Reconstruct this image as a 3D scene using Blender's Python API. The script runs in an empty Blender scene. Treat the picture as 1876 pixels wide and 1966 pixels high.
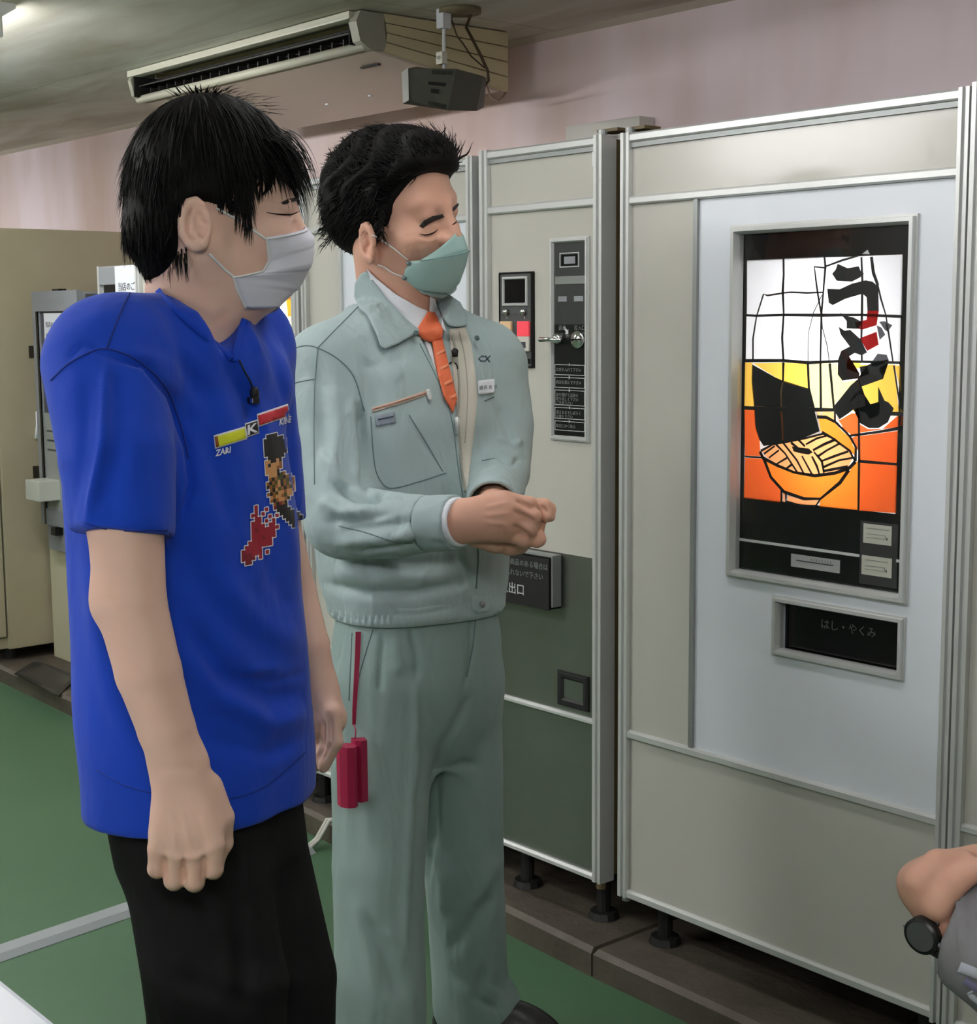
import bpy, bmesh, math, random
import numpy as np
from mathutils import Vector, Matrix
from mathutils.bvhtree import BVHTree

random.seed(7); rng = np.random.default_rng(7)
scene = bpy.context.scene
COL = scene.collection

# ------------------------------------------------------------------ camera
IW, IH, FPX = 1876.0, 1966.0, 2900.0
RC = np.array([[0.6491, 0.0924, -0.7551], [0.7607, -0.0882, 0.6431], [-0.0071, -0.9918, -0.1276]])  # world <- camera (x right, y down, z forward)
_u, _s, _v = np.linalg.svd(RC); RC = _u @ _v
CAM = np.array([0.0, -2.1773, 1.36])
cam_data = bpy.data.cameras.new('camera')
cam_data.sensor_fit = 'VERTICAL'; cam_data.sensor_height = 36.0; cam_data.lens = FPX / IH * 36.0
cam_data.clip_start = 0.05; cam_data.clip_end = 60
cam = bpy.data.objects.new('camera', cam_data); COL.objects.link(cam)
_m = Matrix.Identity(4)
for _i in range(3):
    _m[_i][0] = RC[_i, 0]; _m[_i][1] = -RC[_i, 1]; _m[_i][2] = -RC[_i, 2]; _m[_i][3] = CAM[_i]
cam.matrix_world = _m
scene.camera = cam
scene.view_settings.view_transform = 'Standard'; scene.view_settings.look = 'None'
scene.view_settings.gamma = 1.0; scene.view_settings.use_curve_mapping = False
scene.view_settings.exposure = 0.28
scene.cycles.use_denoising = True
scene.cycles.max_bounces = 5; scene.cycles.diffuse_bounces = 3; scene.cycles.glossy_bounces = 3; scene.cycles.transmission_bounces = 4; scene.cycles.use_adaptive_sampling = True; scene.cycles.adaptive_threshold = 0.06; scene.cycles.caustics_reflective = False; scene.cycles.caustics_refractive = False

# ------------------------------------------------------------------ world
world = bpy.data.worlds.new('world'); scene.world = world; world.use_nodes = True
world.node_tree.nodes['Background'].inputs[0].default_value = (0.8, 0.88, 0.9, 1)
world.node_tree.nodes['Background'].inputs[1].default_value = 0.15

LAMP_POWER = 4.0            # watts of each ceiling lamp
LAMP_COLOR = (1.0, 0.985, 0.99)
CEIL = 2.15
# ceiling lamps: centre x, centre y, label
LAMPS = [(-4.38, -0.64, 0.8, 'ceiling lamp with two white tubes in the top left corner'),
         (-1.60, -0.64, 0.22, 'ceiling lamp above the noodle machine door'),
         (-7.16, -0.64, 1.0, 'unseen ceiling lamp added to brighten the left part of the wall'),  # continues the row out of view, added to lift the dim left wall
         (-4.30, -3.40, 0.80, 'far ceiling lamp mirrored in the beige machine panel'),
         (-1.60, -4.15, 1.10, 'ceiling lamp behind the photographer on the left'),
         (-3.00, -1.90, 1.00, 'ceiling lamp behind the person in the blue shirt'),
         (0.40, -2.40, 1.30, 'ceiling lamp straight above the photographer')]

# ------------------------------------------------------------------ helpers
def srgb(r, g, b):
    def f(c):
        c /= 255.0
        return c / 12.92 if c <= 0.04045 else ((c + 0.055) / 1.055) ** 2.4
    return (f(r), f(g), f(b), 1.0)

def onY(px, py, Y):
    r = RC @ np.array([(px - IW / 2) / FPX, (py - IH / 2) / FPX, 1.0]); return CAM + r * ((Y - CAM[1]) / r[1])
def onX(px, py, X):
    r = RC @ np.array([(px - IW / 2) / FPX, (py - IH / 2) / FPX, 1.0]); return CAM + r * ((X - CAM[0]) / r[0])
def onZ(px, py, Z):
    r = RC @ np.array([(px - IW / 2) / FPX, (py - IH / 2) / FPX, 1.0]); return CAM + r * ((Z - CAM[2]) / r[2])
def at(px, py, z):
    """point seen at pixel px,py at z metres in front of the photographer"""
    return CAM + RC @ (np.array([(px - IW / 2) / FPX, (py - IH / 2) / FPX, 1.0]) * z)
def cdir(x, y, z):
    """direction: right, down, away as seen by the photographer"""
    v = RC @ np.array([x, y, z], float); return v / np.linalg.norm(v)
def proj(P):
    q = (np.asarray(P) - CAM) @ RC
    return np.stack([IW / 2 + FPX * q[..., 0] / q[..., 2], IH / 2 + FPX * q[..., 1] / q[..., 2], q[..., 2]], -1)

# ---- materials
MATS = {}
def mat(name, col, rough=0.5, metal=0.0, noise=None, bump=None, spec=0.5, sub=None, coat=0.0, sheen=0.0, emit=None):
    """noise = (scale, colour2, amount) ; bump = (scale, strength, distance)"""
    if name in MATS: return MATS[name]
    m = bpy.data.materials.new(name); m.use_nodes = True; nt = m.node_tree; b = nt.nodes['Principled BSDF']
    b.inputs['Base Color'].default_value = col; b.inputs['Roughness'].default_value = rough; b.inputs['Metallic'].default_value = metal
    b.inputs['Specular IOR Level'].default_value = spec; b.inputs['Coat Weight'].default_value = coat
    b.inputs['Sheen Weight'].default_value = sheen
    if sub:
        b.inputs['Subsurface Weight'].default_value = sub[0]; b.inputs['Subsurface Radius'].default_value = sub[1]; b.inputs['Subsurface Scale'].default_value = sub[2]
    if emit:
        b.inputs['Emission Color'].default_value = emit[0]; b.inputs['Emission Strength'].default_value = emit[1]
    tc = None
    def coord():
        nonlocal tc
        if tc is None: tc = nt.nodes.new('ShaderNodeNewGeometry')
        return tc.outputs['Position']
    if noise:
        n = nt.nodes.new('ShaderNodeTexNoise'); n.inputs['Scale'].default_value = noise[0]; n.inputs['Detail'].default_value = 5
        nt.links.new(coord(), n.inputs['Vector'])
        r = nt.nodes.new('ShaderNodeValToRGB'); r.color_ramp.elements[0].position = 0.5 - 0.5 * noise[2]; r.color_ramp.elements[1].position = 0.5 + 0.5 * noise[2]
        r.color_ramp.elements[0].color = noise[1]; r.color_ramp.elements[1].color = col
        nt.links.new(n.outputs['Fac'], r.inputs['Fac']); nt.links.new(r.outputs['Color'], b.inputs['Base Color'])
    if bump:
        n = nt.nodes.new('ShaderNodeTexNoise'); n.inputs['Scale'].default_value = bump[0]; n.inputs['Detail'].default_value = 3
        nt.links.new(coord(), n.inputs['Vector'])
        bp = nt.nodes.new('ShaderNodeBump'); bp.inputs['Strength'].default_value = bump[1]; bp.inputs['Distance'].default_value = bump[2]
        nt.links.new(n.outputs['Fac'], bp.inputs['Height']); nt.links.new(bp.outputs['Normal'], b.inputs['Normal'])
    MATS[name] = m; return m

def wall_mat():
    m = mat('wall_pink', srgb(205, 186, 187), 0.75); nt = m.node_tree; b = nt.nodes['Principled BSDF']
    g = nt.nodes.new('ShaderNodeNewGeometry')
    mp = nt.nodes.new('ShaderNodeMapping'); mp.inputs['Scale'].default_value = (1.25, 1.25, 0.30); nt.links.new(g.outputs['Position'], mp.inputs['Vector'])
    n = nt.nodes.new('ShaderNodeTexNoise'); n.inputs['Scale'].default_value = 1.5; n.inputs['Detail'].default_value = 4; nt.links.new(mp.outputs[0], n.inputs['Vector'])
    r = nt.nodes.new('ShaderNodeValToRGB'); r.color_ramp.elements[0].position = 0.36; r.color_ramp.elements[1].position = 0.60
    r.color_ramp.elements[0].color = srgb(216, 192, 182); r.color_ramp.elements[1].color = srgb(246, 230, 236)
    nt.links.new(n.outputs['Fac'], r.inputs['Fac']); nt.links.new(r.outputs[0], b.inputs['Base Color'])
    return m

def ceiling_mat():
    m = mat('ceiling_board', srgb(176, 176, 166), 0.85); nt = m.node_tree; b = nt.nodes['Principled BSDF']
    g = nt.nodes.new('ShaderNodeNewGeometry')
    mp = nt.nodes.new('ShaderNodeMapping'); mp.inputs['Scale'].default_value = (0.5, 1.9, 1); mp.inputs['Rotation'].default_value = (0, 0, 0.35); nt.links.new(g.outputs['Position'], mp.inputs['Vector'])
    n = nt.nodes.new('ShaderNodeTexNoise'); n.inputs['Scale'].default_value = 2.2; n.inputs['Detail'].default_value = 6; n.inputs['Distortion'].default_value = 0.6; nt.links.new(mp.outputs[0], n.inputs['Vector'])
    r = nt.nodes.new('ShaderNodeValToRGB'); r.color_ramp.elements[0].position = 0.34; r.color_ramp.elements[1].position = 0.62
    r.color_ramp.elements[0].color = srgb(190, 186, 168); r.color_ramp.elements[1].color = srgb(232, 232, 224)
    nt.links.new(n.outputs['Fac'], r.inputs['Fac']); nt.links.new(r.outputs[0], b.inputs['Base Color'])
    return m

def glass_mat():
    m = bpy.data.materials.new('window_glass'); m.use_nodes = True; nt = m.node_tree; nt.nodes.clear()
    o = nt.nodes.new('ShaderNodeOutputMaterial'); mx = nt.nodes.new('ShaderNodeMixShader'); t = nt.nodes.new('ShaderNodeBsdfTransparent'); g = nt.nodes.new('ShaderNodeBsdfGlossy')
    g.inputs['Roughness'].default_value = 0.02
    f = nt.nodes.new('ShaderNodeFresnel'); f.inputs['IOR'].default_value = 1.5
    ge = nt.nodes.new('ShaderNodeNewGeometry'); ma = nt.nodes.new('ShaderNodeMath'); ma.operation = 'SUBTRACT'; ma.inputs[0].default_value = 1.0; nt.links.new(ge.outputs['Backfacing'], ma.inputs[1])
    mb = nt.nodes.new('ShaderNodeMath'); mb.operation = 'MULTIPLY'; nt.links.new(f.outputs[0], mb.inputs[0]); nt.links.new(ma.outputs[0], mb.inputs[1])
    nt.links.new(mb.outputs[0], mx.inputs[0]); nt.links.new(t.outputs[0], mx.inputs[1]); nt.links.new(g.outputs[0], mx.inputs[2]); nt.links.new(mx.outputs[0], o.inputs[0])
    MATS['window_glass'] = m; return m

def film_mat(name, col):
    """printed translucent film of the backlit picture: it only passes on the light of the tubes behind it"""
    m = bpy.data.materials.new(name); m.use_nodes = True; nt = m.node_tree; nt.nodes.clear()
    o = nt.nodes.new('ShaderNodeOutputMaterial'); mx = nt.nodes.new('ShaderNodeMixShader'); t = nt.nodes.new('ShaderNodeBsdfTranslucent'); d = nt.nodes.new('ShaderNodeBsdfDiffuse')
    t.inputs[0].default_value = col; d.inputs[0].default_value = tuple(c * 0.8 for c in col[:3]) + (1,)
    mx.inputs[0].default_value = 0.15
    nt.links.new(t.outputs[0], mx.inputs[1]); nt.links.new(d.outputs[0], mx.inputs[2]); nt.links.new(mx.outputs[0], o.inputs[0])
    MATS[name] = m; return m

# ---- objects
WLOC = {}
def _link(o, parent):
    COL.objects.link(o)
    if parent is not None: o.parent = parent
def _wl(o):
    return WLOC.get(o.name, np.zeros(3)) if o is not None else np.zeros(3)
def props(o, label=None, cat=None, group=None, kind=None):
    if label: o['label'] = label
    if cat: o['category'] = cat
    if group: o['group'] = group
    if kind: o['kind'] = kind
    return o
def thing(name, label, cat, loc=(0, 0, 0), group=None):
    o = bpy.data.objects.new(name, None); o.empty_display_size = 0.05; o.location = loc; COL.objects.link(o)
    WLOC[o.name] = np.array(loc, float)
    return props(o, label, cat, group)
def obj(name, verts, faces, material, parent=None, smooth=False, label=None, kind=None):
    """verts in world coordinates; the object's origin is put at the middle of its base"""
    V = np.asarray(verts, float).reshape(-1, 3)
    org = np.array([(V[:, 0].min() + V[:, 0].max()) / 2, (V[:, 1].min() + V[:, 1].max()) / 2, V[:, 2].min()])
    me = bpy.data.meshes.new(name); me.from_pydata((V - org).tolist(), [], [tuple(int(i) for i in f) for f in faces]); me.update()
    if isinstance(material, (list, tuple)):
        for x in material: me.materials.append(x)
    else: me.materials.append(material)
    if smooth: me.polygons.foreach_set('use_smooth', [True] * len(me.polygons))
    o = bpy.data.objects.new(name, me); _link(o, parent); o.location = org - _wl(parent); WLOC[o.name] = org
    if label: o['label'] = label
    if kind: o['kind'] = kind
    return o
def fast_obj(name, V, F, material, parent=None, smooth=True):
    """large quad/tri meshes from numpy arrays"""
    V = np.asarray(V, np.float32); F = np.asarray(F, np.int32)
    org = np.array([(V[:, 0].min() + V[:, 0].max()) / 2, (V[:, 1].min() + V[:, 1].max()) / 2, V[:, 2].min()])
    me = bpy.data.meshes.new(name); n, k = F.shape
    me.vertices.add(len(V)); me.vertices.foreach_set('co', (V - org).astype(np.float32).ravel())
    me.loops.add(n * k); me.loops.foreach_set('vertex_index', F.ravel())
    me.polygons.add(n); me.polygons.foreach_set('loop_start', np.arange(0, n * k, k, dtype=np.int32))
    me.polygons.foreach_set('use_smooth', np.ones(n, bool) if smooth else np.zeros(n, bool))
    me.update(calc_edges=True); me.materials.append(material)
    o = bpy.data.objects.new(name, me); _link(o, parent); o.location = org - _wl(parent); WLOC[o.name] = org
    return o

BOXF = [(0, 3, 2, 1), (4, 5, 6, 7), (0, 1, 5, 4), (1, 2, 6, 5), (2, 3, 7, 6), (3, 0, 4, 7)]
def boxv(x0, x1, y0, y1, z0, z1):
    return [(x0, y0, z0), (x1, y0, z0), (x1, y1, z0), (x0, y1, z0), (x0, y0, z1), (x1, y0, z1), (x1, y1, z1), (x0, y1, z1)]
class MB:
    def __init__(s): s.v = []; s.f = []; s.mi = []
    def add(s, v, f, mi=0):
        n = len(s.v); s.v += [tuple(map(float, p)) for p in v]; s.f += [tuple(i + n for i in q) for q in f]; s.mi += [mi] * len(f); return s
    def box(s, x0, x1, y0, y1, z0, z1, mi=0, bev=0.0):
        x0, x1 = min(x0, x1), max(x0, x1); y0, y1 = min(y0, y1), max(y0, y1); z0, z1 = min(z0, z1), max(z0, z1)
        if bev <= 0: return s.add(boxv(x0, x1, y0, y1, z0, z1), BOXF, mi)
        bm = bmesh.new(); vs = [bm.verts.new(p) for p in boxv(x0, x1, y0, y1, z0, z1)]
        for f in BOXF: bm.faces.new([vs[i] for i in f])
        bmesh.ops.bevel(bm, geom=list(bm.edges), offset=bev, segments=2, profile=0.7, affect='EDGES')
        bm.verts.index_update(); r = s.add([v.co for v in bm.verts], [[v.index for v in f.verts] for f in bm.faces], mi); bm.free(); return r
    def prism(s, poly, axis, a0, a1, mi=0):
        """poly of 2-D points extruded along axis 'x','y','z'"""
        def P(p, a):
            return (a, p[0], p[1]) if axis == 'x' else (p[0], a, p[1]) if axis == 'y' else (p[0], p[1], a)
        n = len(poly); v = [P(p, a0) for p in poly] + [P(p, a1) for p in poly]
        f = [tuple(range(n))[::-1], tuple(range(n, 2 * n))] + [(i, (i + 1) % n, n + (i + 1) % n, n + i) for i in range(n)]
        return s.add(v, f, mi)
    def tube(s, pts, r, n=8, mi=0, cap=True):
        pts = [np.asarray(p, float) for p in pts]; m = len(pts); R = r if hasattr(r, '__len__') else [r] * m
        t0 = pts[1] - pts[0]; t0 /= np.linalg.norm(t0) + 1e-12
        ref = np.array([0, 0, 1.0]) if abs(t0[2]) < 0.9 else np.array([1.0, 0, 0])
        u = np.cross(t0, ref); u /= np.linalg.norm(u); V = []
        for i in range(m):
            t = pts[min(i + 1, m - 1)] - pts[max(i - 1, 0)]; t /= np.linalg.norm(t) + 1e-12
            u = u - t * u.dot(t); u /= np.linalg.norm(u) + 1e-12; w = np.cross(t, u)
            V += [pts[i] + R[i] * (math.cos(a) * u + math.sin(a) * w) for a in [2 * math.pi * k / n for k in range(n)]]
        F = [(i * n + k, i * n + (k + 1) % n, (i + 1) * n + (k + 1) % n, (i + 1) * n + k) for i in range(m - 1) for k in range(n)]
        if cap: F += [tuple(range(n))[::-1], tuple(range((m - 1) * n, m * n))]
        return s.add(V, F, mi)
    def cyl(s, c, axis, r, h, n=24, mi=0, r2=None):
        c = np.asarray(c, float); a = np.asarray(axis, float); a /= np.linalg.norm(a)
        return s.tube([c, c + a * h], [r, r if r2 is None else r2], n, mi)
    def build(s, name, m, parent=None, smooth=False, label=None, kind=None):
        o = obj(name, s.v, s.f, m, parent, smooth, label, kind)
        if any(s.mi): o.data.polygons.foreach_set('material_index', s.mi)
        return o
def box(name, m, parent, x0, x1, y0, y1, z0, z1, bev=0.0, label=None, kind=None):
    return MB().box(x0, x1, y0, y1, z0, z1, 0, bev).build(name, m, parent, label=label, kind=kind)
def plate(x0, x1, y0, y1, z0, z1, holes):
    """a front plate with rectangular openings (x0,x1,z0,z1)"""
    xs = sorted({x0, x1, *[h[0] for h in holes], *[h[1] for h in holes]}); zs = sorted({z0, z1, *[h[2] for h in holes], *[h[3] for h in holes]})
    b = MB()
    for i in range(len(xs) - 1):
        for j in range(len(zs) - 1):
            cx, cz = (xs[i] + xs[i + 1]) / 2, (zs[j] + zs[j + 1]) / 2
            if any(h[0] < cx < h[1] and h[2] < cz < h[3] for h in holes): continue
            b.box(xs[i], xs[i + 1], y0, y1, zs[j], zs[j + 1])
    return b
def frame(x0, x1, z0, z1, w, y0, y1, bev=0.002):
    """mitred picture-frame moulding on a wall-parallel face; stepped profile"""
    b = MB()
    def ring(o, yo):
        return [(x0 + o, yo, z0 + o), (x1 - o, yo, z0 + o), (x1 - o, yo, z1 - o), (x0 + o, yo, z1 - o)]
    prof = [(0, y1), (0, y0 + 0.3 * (y1 - y0)), (0.22 * w, y0 + 0.3 * (y1 - y0)), (0.3 * w, y0), (0.72 * w, y0), (w, y0 + 0.55 * (y1 - y0)), (w, y1)]
    V = []
    for o, y in prof: V += ring(o, y)
    F = []
    for i in range(len(prof) - 1):
        for k in range(4): F.append((i * 4 + k, (i + 1) * 4 + k, (i + 1) * 4 + (k + 1) % 4, i * 4 + (k + 1) % 4))
    return b.add(V, F)
def text(body, size, loc, parent, material, xdir=(1, 0, 0), updir=(0, 0, 1), name='lettering', align='LEFT', depth=0.0004, shear=0.0, bold=0.0):
    c = bpy.data.curves.new('txt', 'FONT'); c.body = body; c.size = size; c.align_x = align; c.extrude = depth; c.shear = shear; c.offset = bold; c.resolution_u = 2
    t = bpy.data.objects.new('txt', c); COL.objects.link(t)
    dg = bpy.context.evaluated_depsgraph_get(); me = t.evaluated_get(dg).to_mesh()
    X = Vector(xdir).normalized(); U = Vector(updir).normalized(); N = X.cross(U); L = Vector(loc)
    V = [L + X * v.co.x + U * v.co.y + N * v.co.z for v in me.vertices]; F = [tuple(p.vertices) for p in me.polygons]
    t.evaluated_get(dg).to_mesh_clear(); bpy.data.objects.remove(t); bpy.data.curves.remove(c)
    return obj(name, V, F, material, parent)

# ---- shared materials
M_BEIGE = mat('panel_beige', srgb(198, 196, 187), 0.13, bump=(500, 0.12, 0.0005))
M_BEIGE2 = mat('cabinet_side', srgb(172, 166, 142), 0.5, noise=(3, srgb(160, 152, 124), 0.8))
M_WHITE = mat('door_white', srgb(228, 233, 240), 0.38, bump=(500, 0.08, 0.0005))
M_ALU = mat('aluminium', srgb(212, 214, 212), 0.34, 0.35)
M_ALU2 = mat('aluminium_dull', srgb(150, 154, 152), 0.4, 0.4)
M_BROWN = mat('side_brown', srgb(118, 102, 72), 0.5, noise=(5, srgb(96, 82, 54), 0.7))
M_BLACK = mat('panel_black', srgb(18, 17, 17), 0.16)
M_DARK = mat('dark_hollow', srgb(22, 21, 20), 0.7)
M_RUBBER = mat('black_rubber', srgb(24, 24, 24), 0.6)
M_STEEL = mat('brushed_steel', srgb(150, 152, 146), 0.36, 0.85, noise=(6, srgb(132, 136, 128), 0.8))
M_PAPER = mat('paper', srgb(232, 236, 242), 0.8)
M_INK = mat('ink', srgb(60, 62, 70), 0.8)
M_WPRINT = mat('white_print', srgb(205, 207, 205), 0.6)
M_GPRINT = mat('grey_print', srgb(120, 124, 120), 0.6)
M_CHROME = mat('chrome', srgb(225, 225, 225), 0.12, 1.0)
M_GREY = mat('grey_plastic', srgb(138, 142, 146), 0.45)
M_DGREY = mat('dark_grey_plastic', srgb(76, 78, 78), 0.4)
M_GLASS = glass_mat()
# ================================================================== the room
def build_room():
    X0, X1, Y0, Y1 = -8.6, 2.4, -5.6, 0.8
    M_FLOOR = mat('floor_green', srgb(76, 110, 80), 0.45, noise=(2.2, srgb(64, 96, 68), 0.9), bump=(60, 0.08, 0.002))
    box('floor', M_FLOOR, None, X0, X1, Y0, Y1, -0.06, 0.0, kind='structure')
    wl = wall_mat()
    box('wall_back', wl, None, X0, X1, Y1, Y1 + 0.1, 0, CEIL, kind='structure')
    M_FAR = mat('wall_cream', srgb(196, 192, 178), 0.8)
    box('wall_left', M_FAR, None, X0 - 0.1, X0, Y0, Y1 + 0.1, 0, CEIL, kind='structure')
    box('wall_right', M_FAR, None, X1, X1 + 0.1, Y0, Y1 + 0.1, 0, CEIL, kind='structure')
    box('wall_front', M_FAR, None, X0 - 0.1, X1 + 0.1, Y0 - 0.1, Y0, 0, CEIL, kind='structure')
    ce = box('ceiling', mat('ceiling_base', srgb(110, 108, 98), 0.9), None, X0, X1, Y0, Y1, CEIL + 0.012, CEIL + 0.1, kind='structure')
    cm = ceiling_mat()
    xs = np.arange(X0, X1, 1.81); ys = [Y0, -4.55, -3.62, -2.69, -1.76, -0.83, 0.10, Y1]
    for i in range(len(xs)):
        for j in range(len(ys) - 1):
            x1 = min(xs[i] + 1.81, X1)
            box('ceiling_board', cm, ce, xs[i] + 0.002, x1 - 0.002, ys[j] + 0.002, ys[j + 1] - 0.002, CEIL, CEIL + 0.012)
    MB().prism([(Y1 - 0.016, CEIL), (Y1, CEIL), (Y1, CEIL - 0.016)], 'x', X0, X1).build('trim_1', mat('trim_cream', srgb(196, 186, 172), 0.6), None, kind='structure')
    # low concrete step the machines stand on, in cast lengths
    M_CURB = mat('step_concrete', srgb(104, 96, 84), 0.6, noise=(7, srgb(62, 54, 46), 0.8), bump=(40, 0.5, 0.006))
    st = thing('concrete_step', 'low worn concrete step under the row of machines', 'step', (-3.4, 0.3, 0))
    xx = X0 + 0.01
    for k, L in enumerate([2.9, 2.2, 1.35, 0.62, 1.2, 2.65]):
        def yf(x): return .055 if x < -4.9 else max(.055 - .0495 * (x + 4.9), -.092)
        xs_ = [xx + .003, xx + L - .003]; P = [(x, yf(x)) for x in xs_] + [(xs_[1], .79), (xs_[0], .79)]
        V = [(p[0], p[1], 0) for p in P] + [(p[0], p[1], .05) for p in P] + [(P[0][0] + .004, P[0][1] + .012, .06), (P[1][0] - .004, P[1][1] + .012, .06), (P[2][0] - .004, .79, .06), (P[3][0] + .004, .79, .06)]
        obj('step_stone', V, [(3, 2, 1, 0), (8, 9, 10, 11)] + [(o + i, o + (i + 1) % 4, o + 4 + (i + 1) % 4, o + 4 + i) for o in (0, 4) for i in range(4)], M_CURB, st); xx += L
    # ceiling lamps
    M_HOUSE = mat('lamp_housing', srgb(235, 236, 232), 0.5)
    for i, (x, y, pw, lab) in enumerate(LAMPS):
        M_TUBE = mat('lamp_tube_%d' % round(pw * 100), (1, 1, 1, 1), 0.4, emit=((1.0, .985, .99, 1), 40.0 * pw))
        t = thing('fluorescent_lamp', lab, 'ceiling lamp', (x, y, CEIL - 0.07), 'fluorescent ceiling lamps')
        MB().prism([(y - 0.11, CEIL - 0.012), (y - 0.05, CEIL - 0.05), (y + 0.05, CEIL - 0.05), (y + 0.11, CEIL - 0.012), (y + 0.11, CEIL), (y - 0.11, CEIL)], 'x', x - 0.63, x + 0.63).build('housing', M_HOUSE, t)
        for s in (-1, 1):
            MB().tube([(x - 0.59, y + s * 0.055, CEIL - 0.062), (x + 0.59, y + s * 0.055, CEIL - 0.062)], 0.016, 12).build('tube', M_TUBE, t, True)
            for e in (-1, 1):
                box('lamp_socket', M_HOUSE, t, x + e * 0.61 - 0.018, x + e * 0.61 + 0.018, y + s * 0.055 - 0.02, y + s * 0.055 + 0.02, CEIL - 0.085, CEIL - 0.03, 0.004)
        ld = bpy.data.lights.new('lamp_light', 'AREA'); ld.shape = 'RECTANGLE'; ld.size = 1.18; ld.size_y = 0.13; ld.energy = LAMP_POWER * pw; ld.color = LAMP_COLOR
        lo = bpy.data.objects.new('lamp_light', ld); COL.objects.link(lo); lo.parent = t; lo.location = (0, 0, -0.022)
build_room()

# ================================================================== vending machine shell shared by the row
def post(name, t, x0, x1, z0, z1, y=-0.012):
    w = x1 - x0; b = MB()
    b.prism([(x0, 0.03), (x0, y), (x0 + w * .36, y), (x0 + w * .42, y + .006), (x0 + w * .62, y + .006), (x0 + w * .68, y), (x1, y), (x1, 0.03)], 'z', z0, z1)
    return b.build(name, M_ALU, t)
def rail(t, x0, x1, z0, z1, y=-0.010, m=None):
    return MB().prism([(y + .004, z0), (y, z0 + .003), (y, z1 - .004), (y + .006, z1), (0.012, z1), (0.012, z0)], 'x', x0, x1).build('rail', m or M_ALU, t)
def legs(t, xs, z1, ys=(0.06, 0.62)):
    for x in xs:
        for y in ys:
            b = MB().tube([(x, y, 0.061), (x, y, 0.075), (x, y, 0.076), (x, y, z1)], [0.035, 0.03, 0.016, 0.016], 12)
            b.build('leg', M_RUBBER, t)

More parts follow.
